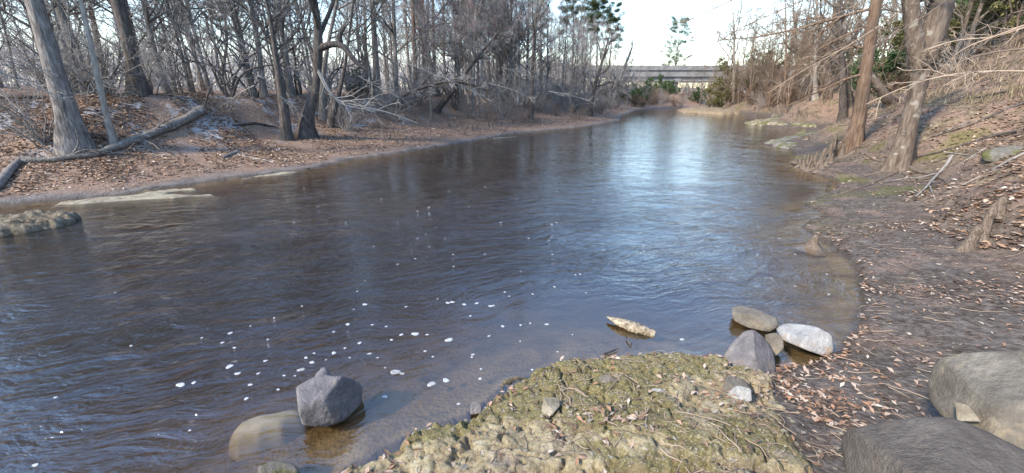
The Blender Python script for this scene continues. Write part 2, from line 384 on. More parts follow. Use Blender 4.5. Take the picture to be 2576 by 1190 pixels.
m0 = g.N.new('ShaderNodeMixShader'); m0.inputs[0].default_value = .10; g.lk(tr.outputs[0], m0.inputs[1]); g.lk(mk.outputs[0], m0.inputs[2])
mx = g.N.new('ShaderNodeMixShader'); bf = g.N.new('ShaderNodeNewGeometry').outputs['Backfacing']          # no total reflection on the way out: light reaches the bed
g.lk(g.math('MULTIPLY', g.math('MULTIPLY_ADD', fr.outputs[0], 1.05, -.05, clamp=True), g.math('SUBTRACT', 1.0, bf)), mx.inputs[0]); g.lk(m0.outputs[0], mx.inputs[1]); g.lk(gl.outputs[0], mx.inputs[2]); g.lk(mx.outputs[0], g.out.inputs[0])
va = g.N.new('ShaderNodeVolumeAbsorption'); va.inputs['Color'].default_value = (.56, .46, .25, 1); va.inputs['Density'].default_value = 2.6; g.lk(va.outputs[0], g.out.inputs['Volume'])
M['water'] = g.m
nx, ny = len(WX), len(WY)
i = np.arange((ny - 1) * nx).reshape(ny - 1, nx)[:, :-1].ravel()
mb = MB(); mb.add(np.stack([wx.ravel(), wy.ravel(), wz.ravel()], 1), quads=np.stack([i, i + 1, i + nx + 1, i + nx], 1), a=rip.ravel())
n0 = nx * ny; bot = 0 * wx - 4.0                      # closed body: sides and bottom
per = np.concatenate([np.arange(nx), np.arange(1, ny) * nx + nx - 1, (ny - 1) * nx + np.arange(nx - 2, -1, -1), np.arange(ny - 2, 0, -1) * nx])
pv = np.stack([wx.ravel()[per], wy.ravel()[per], np.full(len(per), -4.0)], 1)
k = np.arange(len(per)); k1 = (k + 1) % len(per)
mb.v.append(pv); mb.at.append(np.zeros(len(pv))); mb.q.append(np.stack([per[k1], per[k], n0 + k, n0 + k1], 1)); mb.n += len(pv)
cv = np.array([[WX.mean(), WY.mean(), -4.0]]); mb.v.append(cv); mb.at.append(np.zeros(1)); mb.t.append(np.stack([n0 + k1, n0 + k, np.full(len(k), n0 + len(per))], 1)); mb.n += 1
wa = mb.build('river_water', M['water'], attr='ripple'); tag(wa, kind='structure')

# ------------------------------------------------------------------ bare trees
def crown(rng, P, r, limbs=9, t0=.35, lf=.42, dens=1.0, up=.08, wob=.16, tiers=4):
    P = P[None]; r = r[None]; lv = []
    n = [limbs, max(2, int(6 * dens)), max(2, int(6 * dens)), max(2, int(5 * dens))]
    a, b = kids(rng, P, r, n[0], t0, .98, (.5, 1.15), lf, .55, 9, wob, up, .006); lv.append((a, b, 6))
    a, b = kids(rng, a, b, n[1], .2, 1, (.4, 1.1), .5, .6, 7, wob * 1.2, up * .6, .004); lv.append((a, b, 4))
    a, b = kids(rng, a, b, n[2], .15, 1, (.4, 1.1), .52, .6, 5, wob * 1.3, up * .4, .0042); lv.append((a, b, 3))
    if tiers > 3:
        a, b = kids(rng, a, b, n[3], .15, 1, (.3, 1.0), .6, .7, 4, wob * 1.4, up * .2, .0046); lv.append((a, b, 3))
    return lv
def make_bare(name, seed, P, r, bm, tm, label, group=None, limbs=9, t0=.35, lf=.42, dens=1.0, up=.08, wob=.16, cat='tree', extra=None, tiers=4, S=12, tw_white=False):
    rng = rnd(seed); P = np.asarray(P, float); base = P[0].copy()
    lv = crown(rng, P, r, limbs, t0, lf, dens, up, wob, tiers)
    root = empty(name, base)
    mb = MB(); rr = np.array(r)
    P2 = P.copy(); P2[0, 2] -= .25
    tubes(mb, P2, rr, S)
    V = mb.v[0]; c = np.repeat(P2, S, 0); dz = V - c          # root flutes and bark irregularity
    ang = np.arctan2(dz[:, 1], dz[:, 0]); hh = np.clip((V[:, 2] - base[2]) / 1.2, 0, 1)
    k = 1 + (1 - hh) ** 2 * (.35 * np.cos(ang * 4 + seed) + .2 * np.cos(ang * 7 + 2 * seed)) + .10 * fbm(V[:, 0] * 2.2 + seed, V[:, 1] * 2.2, V[:, 2] * 1.2, 3)
    mb.v[0] = c + dz * k[:, None]
    mb.build('trunk', M[bm], root, off=base)
    b1 = MB(); b2 = MB()
    for j, (a, b, s) in enumerate(lv):
        tubes(b1 if j < 2 else b2, a, b, s)
    if extra is not None:
        for (a, b) in extra: tubes(b1, a, b, 7)
    b1.build('branches', M[tm if j == 99 else bm], root, off=base)
    b2.build('twigs', M[tm], root, off=base)
    tag(root, label, cat, group)
    return root
def copy_thing(o, loc, rz, s, label=None, group=None, kind=None):
    c = o.copy(); COL.objects.link(c); c.location = loc; c.rotation_euler = (0, 0, rz); c.scale = (s, s, s)
    for ch in o.children:
        d = ch.copy(); COL.objects.link(d); d.parent = c
        for gch in ch.children:
            e = gch.copy(); COL.objects.link(e); e.parent = d
    if label: c['label'] = label
    if group: c['group'] = group
    return c
def straight_trunk(rng, H, r0, lean=(0, 0), wob=.05, K=16, flare=.5):
    t = np.linspace(0, 1, K); P = np.zeros((K, 3)); P[:, 2] = H * t
    w = np.cumsum(rng.normal(size=(K, 2)) * wob * H / K, 0); w = np.cumsum(w, 0) * .35
    P[:, 0] = w[:, 0] + lean[0] * H * t; P[:, 1] = w[:, 1] + lean[1] * H * t; P[:, :2] -= P[0, :2]
    r = r0 * (1 - .82 * t ** .9) * (1 + flare * np.exp(-t * H / .5))
    return P, r
def px_trunk(pts, H, seed, K=18, flare=.45, dY=0.0, wob=.03, wtop=None, base=None):
    """trunk through picture points (x, y, width in px); the last point goes on upward to height H"""
    rng = rnd(seed); b = on_ground(*pts[0][:2]) if base is None else base
    Y = b[1]; W = []; rad = []
    for j, p in enumerate(pts):
        q = at_y(p[0], p[1], Y + dY * j) if j else b
        W.append(q); dd = ray(p[0], p[1]); rad.append(p[2] / 2 * (Y / math.hypot(dd[0], dd[1])))
    W = np.array(W); rad = np.array(rad)
    d = nrm(W[-1] - W[-2])
    if H > W[-1][2] - b[2]:
        top = []; rt = []; cur = W[-1].copy(); rem = H - (cur[2] - b[2]); n = 6
        for j in range(n):
            d = nrm(d + np.array([0, 0, .12]) + rng.normal(size=3) * wob * 2); cur = cur + d * rem / n; top.append(cur.copy()); rt.append(rad[-1] * (1 - .85 * (j + 1) / n))
        W = np.vstack([W, top]); rad = np.concatenate([rad, rt])
    P, r = resample(W, rad, K)
    s = np.linalg.norm(P - P[0], axis=1); r = r * (1 + flare * np.exp(-s / .35))
    return P, r

# --- prototypes
PROTO = {}
def proto_bare(key, seed, H, r0, bm, tm, **kw):
    rng = rnd(seed); P, r = straight_trunk(rng, H, r0, (rng.normal() * .05, rng.normal() * .05), .06)
    o = make_bare('bare_tree', seed, P, r, bm, tm, 'x', **kw); PROTO[key] = o
    return o
proto_bare('a', 11, 16, .125, 'bark_grey', 'twig_grey', limbs=22, t0=.1, lf=.27, wob=.2)
proto_bare('b', 12, 13, .085, 'bark_grey', 'twig_grey', limbs=20, t0=.08, lf=.34, wob=.24)
proto_bare('c', 13, 18, .155, 'bark_grey', 'twig_grey', limbs=22, t0=.2, lf=.25, wob=.18)
proto_bare('d', 14, 10, .08, 'bark_grey', 'twig_grey', limbs=18, t0=.08, lf=.4, wob=.26)
proto_bare('e', 15, 7, .06, 'bark_dark', 'twig_grey', limbs=16, t0=.06, lf=.45, wob=.28)
proto_bare('ra', 16, 16, .12, 'bark_tan', 'twig_tan', limbs=20, t0=.15, lf=.28, wob=.18)
proto_bare('rb', 17, 12, .10, 'bark_tan', 'twig_tan', limbs=18, t0=.1, lf=.36, wob=.22)
proto_bare('rc', 18, 8, .06, 'bark_brown', 'twig_tan', limbs=16, t0=.08, lf=.42, wob=.25)
proto_bare('m', 19, 10, .08, 'bark_grey', 'twig_grey', limbs=16, t0=.12, lf=.4, wob=.22)
def proto_multi(key, seed, H, stems, bm, tm, spread=.55):
    """low crooked tree of several stems with a wide tangled crown"""
    rng = rnd(seed); root = empty('bare_tree'); K = 14; Ps = []; rs = []
    for k in range(stems):
        a = 6.28 * k / stems + rng.uniform(-.5, .5); d = nrm(np.array([math.cos(a) * spread, math.sin(a) * spread, 1.0])); c = np.array([math.cos(a) * .08, math.sin(a) * .08, -.2]); q = []
        h = H * rng.uniform(.7, 1.1)
        for j in range(K): q.append(c); c = c + d * h / (K - 1); d = nrm(d + rng.normal(size=3) * .16 + np.array([0, 0, .03]))
        Ps.append(q); rs.append(np.linspace(.075, .012, K) * H / 6 * (1 + .6 * np.exp(-np.arange(K) * 1.2)))
    P, r = np.array(Ps), np.array(rs)
    mb = MB(); tubes(mb, P, r, 9); mb.build('trunk', M[bm], root)
    a, b = kids(rng, P, r, 9, .15, 1, (.5, 1.2), .42, .6, 8, .22, .03, .006); a2, b2 = kids(rng, a, b, 6, .15, 1, (.4, 1.2), .5, .6, 6, .24, .0, .0045); a3, b3 = kids(rng, a2, b2, 6, .1, 1, (.4, 1.2), .55, .7, 5, .26, -.01, .0036)
    mb = MB(); tubes(mb, a, b, 5); mb.build('branches', M[bm], root)
    mb = MB(); tubes(mb, a2, b2, 4); tubes(mb, a3, b3, 3); mb.build('twigs', M[tm], root); PROTO[key] = root
proto_multi('x', 21, 5.5, 5, 'bark_grey', 'twig_grey')
proto_multi('y', 22, 7, 4, 'bark_dark', 'twig_grey', .4)
proto_multi('rx', 23, 5.5, 4, 'bark_tan', 'twig_tan', .45)
# red budding maple: small bud clusters on the twigs
def blobs(mb, C, size, n, rng, flat=1.0, asp=.35):
    """n small leaf triangles round every centre"""
    C = np.repeat(C, n, 0); N = len(C)
    c = C + rng.normal(size=(N, 3)) * size * np.array([1, 1, flat])
    return c
def leaves_at(mb, c, L, rng, asp=.4, droop=0.0, curl=.15, tone=None, up=None):
    N = len(c); d = rng.normal(size=(N, 3)); d[:, 2] = d[:, 2] * .6 - droop; d = nrm(d)
    if up is not None:
        d[:, 2] = rng.normal(size=N) * .12; d = nrm(d)
        nn = nrm(np.array([0, 0, 1.]) + rng.normal(size=(N, 3)) * up)
    else: nn = nrm(rng.normal(size=(N, 3)))
    s = nrm(np.cross(d, nn)); nn = np.cross(s, d)
    L = (L * rng.uniform(.6, 1.4, N))[:, None]
    v = np.stack([c - d * L * .5, c + s * L * asp * .5 + nn * L * curl * .6, c + d * L * .5 + nn * L * curl * rng.uniform(-.5, 1, N)[:, None], c - s * L * asp * .5 + nn * L * curl * .6], 1)
    i = np.arange(N)[:, None] * 4
    T = np.concatenate([i + np.array([[0, 1, 2]]), i + np.array([[0, 2, 3]])])
    tn = rng.uniform(0, 1, N) if tone is None else tone
    mb.add(v.reshape(-1, 3), tris=T, a=np.repeat(tn, 4))
mp = PROTO['m']; tw = [c for c in mp.children if c.name.startswith('twigs')][0]
co = np.empty(len(tw.data.vertices) * 3); tw.data.vertices.foreach_get('co', co); co = co.reshape(-1, 3)
rg = rnd(5); sel = co[rg.choice(len(co), 3500)]
mb = MB(); leaves_at(mb, sel + rg.normal(size=sel.shape) * .02, .05, rg, .6)
mb.build('buds', M['bud_red'], mp)

# pines: tall bare stem, clumped needle crown
def proto_pine(key, seed, H, r0, c0=.55, spread=.2, nb=40, needles=260, size=.4, nl=.3, name='pine_tree', mat='needles'):
    rng = rnd(seed); P, r = straight_trunk(rng, H, r0, (0, 0), .025); root = empty(name)
    mb = MB(); tubes(mb, P, r, 10); mb.build('trunk', M['bark_tan'], root)
    a, b = kids(rng, P[None], r[None], nb, c0, .99, (.9, 1.5), spread, .4, 7, .12, .05, .008)
    a2, b2 = kids(rng, a, b, 4, .35, 1, (.4, .9), .45, .6, 5, .15, .08, .005)
    mb = MB(); tubes(mb, a, b, 5); tubes(mb, a2, b2, 3); mb.build('branches', M['bark_tan'], root)
    C = np.vstack([a[:, -1], a[:, -2], a2[:, -1], a2[:, -2]])
    C = np.repeat(C, needles // 4, 0); Nn = len(C); off = nrm(rng.normal(size=(Nn, 3))) * (rng.uniform(0, 1, Nn) ** .5)[:, None] * size * np.array([1, 1, .55])
    mb = MB(); tone = np.clip(.45 + off[:, 2] / size * .6 + rng.normal(size=Nn) * .2, 0, 1)
    leaves_at(mb, C + off, nl, rng, .1, tone=rng.uniform(0, 1, Nn)); mb.build('crown', M[mat], root, attr='tone')
    PROTO[key] = root; return root
proto_pine('pine', 31, 20, .24, .52, .19, 46, 190, .62, .30)
proto_pine('pine2', 32, 15, .2, .3, .3, 90, 100, .42, .26, mat='leaves_green')
# leafy bush, twig bush, moss-hung
def proto_bush(key, seed, H, stems, leafmat_, nleaf, ll, tm='twig_brown', name='leafy_shrub', spread=.7, dens=5):
    rng = rnd(seed); root = empty(name)
    P = []
    for k in range(stems):
        K = 8; a = rng.uniform(0, 6.28); q = np.zeros((K, 3)); d = np.array([math.cos(a) * spread * rng.uniform(.2, 1), math.sin(a) * spread * rng.uniform(.2, 1), 1.0]); d /= np.linalg.norm(d); c = np.array([rng.normal() * .12, rng.normal() * .12, -.1])
        h = H * rng.uniform(.6, 1.15)
        for j in range(K): q[j] = c; c = c + d * h / (K - 1); d = nrm(d + rng.normal(size=3) * .22)
        P.append(q)
    P = np.array(P); r = np.linspace(.022, .006, 8)[None] * H / 2.2 * np.ones((stems, 1))
    mb = MB(); tubes(mb, P, r, 5); mb.build('stems', M[tm], root)
    a, b = kids(rng, P, r, dens, .15, 1, (.4, 1.2), .5, .7, 6, .2, .05, .003)
    a2, b2 = kids(rng, a, b, dens, .15, 1, (.4, 1.2), .5, .7, 5, .22, .02, .0024)
    mb = MB(); tubes(mb, a, b, 3); tubes(mb, a2, b2, 3)
    if not nleaf or True:
        a3, b3 = kids(rng, a2, b2, 4, .15, 1, (.4, 1.2), .6, .7, 4, .22, .0, .0022); tubes(mb, a3, b3, 3)
    mb.build('twigs', M[tm], root)
    if nleaf:
        pts = a3.reshape(-1, 3); C = pts[rng.choice(len(pts), nleaf)]
        mb = MB(); leaves_at(mb, C + rng.normal(size=C.shape) * .05, ll, rng, .5, .2); mb.build('leaves', M[leafmat_], root, attr='tone')
    PROTO[key] = root; return root
proto_bush('tb', 41, 2.4, 12, None, 0, 0, 'twig_dull', 'twiggy_shrub', .9)
proto_bush('tb2', 42, 1.5, 12, None, 0, 0, 'twig_brown', 'twiggy_shrub', 1.3)
proto_bush('tbr', 43, 2.2, 14, 'leaves_dry', 2500, .07, 'twig_tan', 'twiggy_shrub', .9)
proto_bush('lo', 44, 3.4, 12, 'leaves_olive', 15000, .10, 'twig_brown', 'leafy_shrub', .7, 6)
proto_bush('lg', 45, 3.0, 12, 'leaves_green', 15000, .11, 'twig_brown', 'leafy_shrub', .8, 6)
used = {}
def place(key, x, y, s, rz, label, group, cat=None, z=None):
    o = PROTO[key]; loc = (x, y, (gz(x, y) if z is None else z) - .05)
    if key not in used:
        used[key] = 1; o.location = loc; o.rotation_euler = (0, 0, rz); o.scale = (s, s, s); c = o
    else: c = copy_thing(o, loc, rz, s)
    tag(c, label, cat, group); return c

# --- hero trees, left bank
B = make_bare
P, r = px_trunk([(195,368,84),(165,290,70),(140,180,56),(105,60,50),(84,0,48)], 16, 1, flare=.25)
B('bare_tree', 101, P, r, 'bark_grey', 'twig_grey', 'thick grey trunk on the sandy left bank beside the fallen log', limbs=12, t0=.35, lf=.4)
P, r = px_trunk([(288,362,22),(262,270,19),(243,180,18),(222,80,14),(203,0,12)], 9, 2, flare=.2)
B('bare_tree', 102, P, r, 'bark_pale', 'twig_grey', 'slender pale leaning trunk right beside the thick split trunk', limbs=9, t0=.4, lf=.4)
P, r = px_trunk([(352,238,44),(338,180,38),(322,90,34),(305,30,36),(296,0,36)], 18, 3, flare=.5)
B('bare_tree', 103, P, r, 'bark_dark', 'twig_grey', 'dark thick trunk with flared roots on top of the left bank', limbs=13, t0=.28, lf=.38)
P, r = px_trunk([(516,220,24),(492,140,22),(465,60,20),(440,0,20)], 17, 4)
B('bare_tree', 104, P, r, 'bark_grey', 'twig_grey', 'straight brown trunk leaning left behind the raised end of the fallen log', limbs=12, t0=.3, lf=.38)
P, r = px_trunk([(276,228,20),(262,180,20),(245,110,16),(238,60,14)], 12, 5)
B('bare_tree', 105, P, r, 'bark_brown', 'twig_grey', 'brown trunk standing between the pale slender trunk and the dark thick one', limbs=10, t0=.3)
P, r = px_trunk([(432,222,11),(410,180,10),(385,150,9),(375,110,9),(380,70,8),(400,30,7)], 8, 6, wob=.06)
B('bare_tree', 106, P, r, 'bark_dark', 'twig_grey', 'thin crooked forked tree between the dark thick trunk and the straight brown one', limbs=12, t0=.3, lf=.5, wob=.22)
# twisted clump in the middle of the left bank
P, r = px_trunk([(772,346,44),(765,310,40),(775,275,30),(795,240,22),(800,200,20),(795,150,26),(805,110,24),(800,60,20),(790,0,18)], 13, 7, K=26, flare=.3)
Yb = P[0][1]; ex = []
lp = np.array([at_y(803, 122, Yb), at_y(825, 112, Yb - .1), at_y(850, 108, Yb - .2), at_y(868, 118, Yb - .3), at_y(885, 145, Yb - .4), at_y(905, 168, Yb - .5), at_y(930, 178, Yb - .5)])
q, rq = resample(lp, [.17, .14, .13, .12, .1, .09, .015], 14); ex.append((q, rq))
lp = np.array([at_y(856, 112, Yb - .2), at_y(852, 90, Yb - .25), at_y(862, 72, Yb - .3), at_y(876, 60, Yb - .3)])
q, rq = resample(lp, [.12, .11, .08, .02], 8); ex.append((q, rq))
B('bare_tree', 107, P, r, 'bark_dark', 'twig_grey', 'twisted swollen trunk with a broken dark elbow limb, at the foot of the left bank', limbs=13, t0=.3, lf=.45, wob=.2, extra=ex)
P, r = px_trunk([(722,350,32),(718,310,28),(715,265,26),(700,200,16),(690,120,12),(680,40,10)], 10, 8, flare=.35)
B('bare_tree', 108, P, r, 'bark_dark', 'twig_grey', 'dark fluted stem directly left of the twisted swollen trunk', limbs=12, t0=.3, lf=.5, wob=.2)
P, r = px_trunk([(828,318,18),(838,280,18),(850,240,15),(862,205,10),(870,150,7),(880,80,6)], 9, 9, flare=.3)
B('bare_tree', 109, P, r, 'bark_dark', 'twig_grey', 'dark bare stem leaning right, just right of the twisted swollen trunk', limbs=10, t0=.35, lf=.45)
P, r = px_trunk([(812,300,16),(808,230,14),(822,120,10),(850,0,8)], 11, 10)
B('bare_tree', 110, P, r, 'bark_grey', 'twig_grey', 'grey stem rising behind the gap of the twisted clump', limbs=11, t0=.3, lf=.42)
# two thin tall stems over the middle, more individual ones
for k, (pts, H, bm, lab) in enumerate([
    ([(1048,242,11),(1044,160,11),(1040,70,10),(1038,0,10)], 20, 'bark_brown', 'left one of the two tall straight brown stems over the mid left bank'),
    ([(1070,240,9),(1066,160,9),(1064,80,8),(1060,0,8)], 19, 'bark_brown', 'right one of the two tall straight brown stems over the mid left bank'),
    ([(950,238,22),(946,160,16),(940,80,14),(938,0,13)], 18, 'bark_grey', 'stout upright trunk on the bank top behind the white drooping branches'),
    ([(925,245,10),(920,150,9),(918,60,8)], 14, 'bark_tan', 'thin brown trunk beside the stout upright one on the bank top'),
    ([(1336,300,12),(1338,240,10),(1340,160,8),(1345,80,6)], 9, 'bark_dark', 'small dark tree on the beach edge amid reddish buds'),
    ([(1480,292,14),(1490,250,10),(1500,200,8),(1520,140,6)], 8, 'bark_dark', 'low dark willow-like tree at the far end of the left beach'),
    ([(1540,262,9),(1560,200,7),(1590,120,5)], 10, 'bark_grey', 'wide bare tree leaning over the river before the bridge'),
    ([(1190,240,9),(1192,150,8),(1195,60,7)], 14, 'bark_pale', 'pale thin stem behind the arching branch'),
    ([(1215,245,8),(1212,150,7),(1205,60,6)], 13, 'bark_pale', 'second pale thin stem behind the arching branch'),
    ([(640,232,12),(610,160,10),(600,90,9),(590,20,8)], 12, 'bark_grey', 'curved grey tree on the bank top left of the twisted clump'),
    ([(575,228,10),(560,170,9),(572,110,8),(565,40,7)], 12, 'bark_grey', 'thin wavy tree on the bank top right of the raised log end'),
]):
    P, r = px_trunk(pts, H, 20 + k)
    B('bare_tree', 120 + k, P, r, bm, 'twig_grey', lab, limbs=11, t0=.25 if k != 1 and k != 0 else .45, lf=.4, wob=.18, dens=1.0)
for k, (px, Y, H, lab) in enumerate([(1556, 76, 12, 'first of the bare trees stepping down toward the bridge'), (1578, 84, 11, 'second bare tree stepping down toward the bridge'), (1600, 117, 9, 'low bare tree in front of the left part of the bridge'), (1535, 66, 12, 'bare grey tree at the end of the left bank under the pines'), (1622, 120, 8, 'last low bare tree on the left before the open water')]):
    q = at_y(px, 250, Y); q[2] = gz(q[0], q[1]); P, r = straight_trunk(rnd(140 + k), H, .13, (.05, 0), .1); P = P + q
    B('bare_tree', 140 + k, P, r, 'bark_grey', 'twig_grey', lab, limbs=20, t0=.1, lf=.38, wob=.24)
# leaning stems and the arching branch
def lean_stem(pts, seed, bm, label, tm='twig_grey', dY=0.0, name='leaning_tree', limbs=8, lf=.35, H=0, t0=.3):
    P, r = px_trunk(pts, H, seed, flare=.15, dY=dY)
    return B(name, seed, P, r, bm, tm, label, limbs=limbs, t0=t0, lf=lf, wob=.2)
lean_stem([(1095,282,15),(1118,255,15),(1140,228,13),(1160,200,9),(1185,165,8),(1215,125,7),(1245,95,6),(1262,68,3)], 151, 'bark_dark', 'dark leaning trunk pointing up right over the mid left bank', limbs=9)
lean_stem([(960,285,6),(985,258,7),(1015,240,7),(1045,225,8),(1090,212,9),(1130,202,7),(1170,207,6),(1200,215,3)], 152, 'bark_dark', 'low dark branch arching over the leafy beach', limbs=10, lf=.3)
lean_stem([(1030,262,5),(1060,235,6),(1092,214,8),(1130,202,8),(1180,212,7),(1230,228,5)], 153, 'bark_dark', 'second arched stem bending right behind the leafy beach', limbs=10, lf=.35)
# white drooping branches in front of the clump
def sprig(pts, seed, label, r0=.035, mat='twig_white', Y=None, name='drooping_branch', n=10):
    rng = rnd(seed); W = np.array([at_y(p[0], p[1], Y + .25 * j) for j, p in enumerate(pts)])
    P, r = resample(W, np.linspace(r0, .008, len(W)), 14)
    a, b = kids(rng, P[None], r[None], n, .1, 1, (.4, 1.1), .35, .6, 7, .2, -.03, .007)
    a2, b2 = kids(rng, a, b, 5, .15, 1, (.4, 1.1), .5, .7, 5, .22, -.03, .005)
    mb = MB(); tubes(mb, P, r, 6); tubes(mb, a, b, 4); tubes(mb, a2, b2, 3)
    o = mb.build(name, M[mat], None, off=P[0]); tag(o, label, 'branch'); return o
sprig([(792,262),(865,272),(930,287),(1010,298),(1060,320)][:5], 160, 'x', Y=15.6)
bpy.data.objects.remove([o for o in COL.objects if o.name.startswith('drooping_branch')][0])
sprig([(800,180),(835,252),(880,262),(950,275),(1000,290),(1050,310)], 161, 'white bare branch sweeping right from the twisted trunk', .04, Y=16.4)
sprig([(800,175),(850,262),(900,272),(960,280)], 162, 'shorter white branch drooping beside the twisted trunk', .03, Y=16.0)
sprig([(1100,190),(1140,205),(1180,225),(1215,240),(1245,262)], 163, 'pale twig spray hanging over the leafy beach', .03, Y=20)

for k, (pts, Y, r0) in enumerate([([(640,215),(600,235),(570,262)], 17, .02), ([(700,240),(735,262),(760,295)], 17, .022), ([(900,190),(940,215),(985,232),(1030,260)], 18, .022), ([(1000,150),(1050,170),(1100,190)], 19, .02), ([(1230,210),(1290,225),(1340,250)], 22, .025), ([(1260,170),(1320,185),(1390,215)], 24, .025), ([(60,150),(110,180),(165,240)], 11.5, .014), ([(0,180),(70,215),(130,235),(180,262)], 11, .014), ([(1380,230),(1440,240),(1500,262)], 30, .03)]):
    sprig(pts, 170 + k, ['thin pale bough left of the twisted clump', 'pale bough drooping between the dark fluted stem and the log end', 'pale spray of twigs right of the twisted trunk', 'pale spray of twigs high over the mid left bank', 'pale low bough over the far left beach', 'higher pale bough over the far left beach', 'pale fine bough near the thick leaning trunk at the left', 'long pale bough crossing before the thick left trunk', 'pale bough reaching over the water at the end of the left beach'][k], r0, 'twig_white', Y=Y, n=14)

# --- hero trees, right bank
P, r = px_trunk([(2146,372,46),(2158,320,40),(2170,240,36),(2182,150,34),(2192,70,31),(2203,0,29)], 16, 61, flare=.4)
ex = []; Yb = P[0][1]
for (bx, by), pl, rb in [((2165,188), [(2120,200),(2080,222),(2040,238),(2000,262),(1960,270)], .05), ((2180,120), [(2140,118),(2095,132),(2060,150),(2000,190)], .045), ((2195,60), [(2120,90),(2040,135),(1980,200),(1930,280)], .04), ((2200,20), [(2120,40),(2020,70),(1900,95),(1820,100)], .05)]:
    W = np.array([at_y(bx, by, Yb)] + [at_y(a, b, Yb + .25 * (j + 1)) for j, (a, b) in enumerate(pl)])
    q, rq = resample(W, np.linspace(rb, .012, len(W)), 14); ex.append((q, rq))
    a, b = kids(rnd(int(bx)), q[None], rq[None], 12, .1, 1, (.4, 1.0), .35, .6, 7, .18, .0, .005); ex.append((a, b))
    a, b = kids(rnd(int(by)), a, b, 5, .1, 1, (.4, 1.0), .5, .6, 5, .2, .0, .004); ex.append((a, b))
B('bare_tree', 201, P, r, 'bark_brown', 'twig_tan', 'smooth orange-brown straight trunk with a flared fluted base at the right shore', limbs=12, t0=.35, lf=.45, up=.0, extra=ex, S=20)
P, r = px_trunk([(2262,420,62),(2280,340,52),(2302,250,48),(2316,190,52),(2322,150,50)], 0, 62, K=14, flare=.4)
Yb = P[0][1]; ex = []
for pl, rs in [([(2316,165),(2300,110),(2296,50),(2290,0),(2270,-200),(2240,-420)], [24,19,17,17,12,3]), ([(2322,160),(2345,100),(2358,50),(2372,0),(2420,-200),(2440,-420)], [24,24,26,24,14,3])]:
    W = np.array([at_y(a, b, Yb) for a, b in pl]); rw = np.array([s * Yb / ray(a, b)[1] for s, (a, b) in zip(rs, pl)])
    q, rq = resample(W, rw, 18); ex.append((q, rq))
    a, b = kids(rnd(int(rs[1] * 7)), q[None], rq[None], 12, .15, 1, (.4, 1.0), .4, .5, 9, .15, .03, .01); ex.append((a, b))
    a, b = kids(rnd(int(rs[1] * 9)), a, b, 7, .15, 1, (.4, 1.0), .5, .6, 7, .18, .03, .006); ex.append((a, b))
    a, b = kids(rnd(int(rs[1] * 11)), a, b, 6, .15, 1, (.4, 1.0), .5, .6, 5, .18, .03, .004); ex.append((a, b))
B('forked_tree', 202, P, r, 'bark_tan', 'twig_tan', 'thick forked tree with patchy pale bark at the right shore, nearest big trunk', limbs=3, t0=.7, lf=.5, extra=ex, S=18)
for k, (pts, H, bm, lab) in enumerate([
    ([(2122,300,22),(2120,240,20),(2122,180,16),(2115,120,12),(2110,30,11)], 11, 'bark_dark', 'dark slim trunk just left of the orange-brown trunk'),
    ([(2140,268,18),(2136,230,16),(2128,190,10)], 8, 'bark_dark', 'dark leaning stem behind the slim dark trunk, left of the orange-brown trunk'),
    ([(2412,130,34),(2416,80,32),(2424,40,34),(2430,0,34)], 14, 'bark_grey', 'stout grey trunk up on the right slope right of the forked tree'),
    ([(2445,110,26),(2455,60,26),(2462,0,26)], 13, 'bark_pale', 'pale trunk on the slope next to the stout grey one'),
    ([(2560,60,22),(2566,0,22)], 12, 'bark_tan', 'trunk at the top of the slope by the right edge'),
    ([(2052,248,14),(2050,200,12),(2050,150,9),(2055,60,8)], 13, 'bark_pale', 'pale trunk on the far right bank behind the mossy ledge'),
    ([(2010,240,8),(2005,180,8),(2002,100,7)], 14, 'bark_tan', 'thin tan trunk on the far right bank'),
    ([(1846,262,7),(1846,220,7),(1846,130,6)], 17, 'bark_pale', 'tall pale trunk where the far right bank bends'),
    ([(1975,262,6),(1975,200,6),(1978,120,5)], 14, 'bark_brown', 'slim brown trunk midway along the far right bank'),
    ([(2250,200,10),(2262,140,9),(2270,60,8)], 12, 'bark_dark', 'dark thin trunk standing behind the forked tree'),
    ([(2090,250,8),(2088,190,8),(2090,100,7)], 14, 'bark_tan', 'thin trunk on the far right bank left of the slim dark trunk'),
]):
    P, r = px_trunk(pts, H, 70 + k)
    B('bare_tree', 220 + k, P, r, bm, 'twig_tan', lab, limbs=11, t0=.3, lf=.4, wob=.17)
lean_stem([(2245,262,30),(2225,238,26),(2200,205,24),(2165,165,26)], 240, 'bark_tan', 'mossy leaning trunk crossing behind the orange-brown trunk', 'twig_tan', limbs=4, lf=.3, t0=.6)
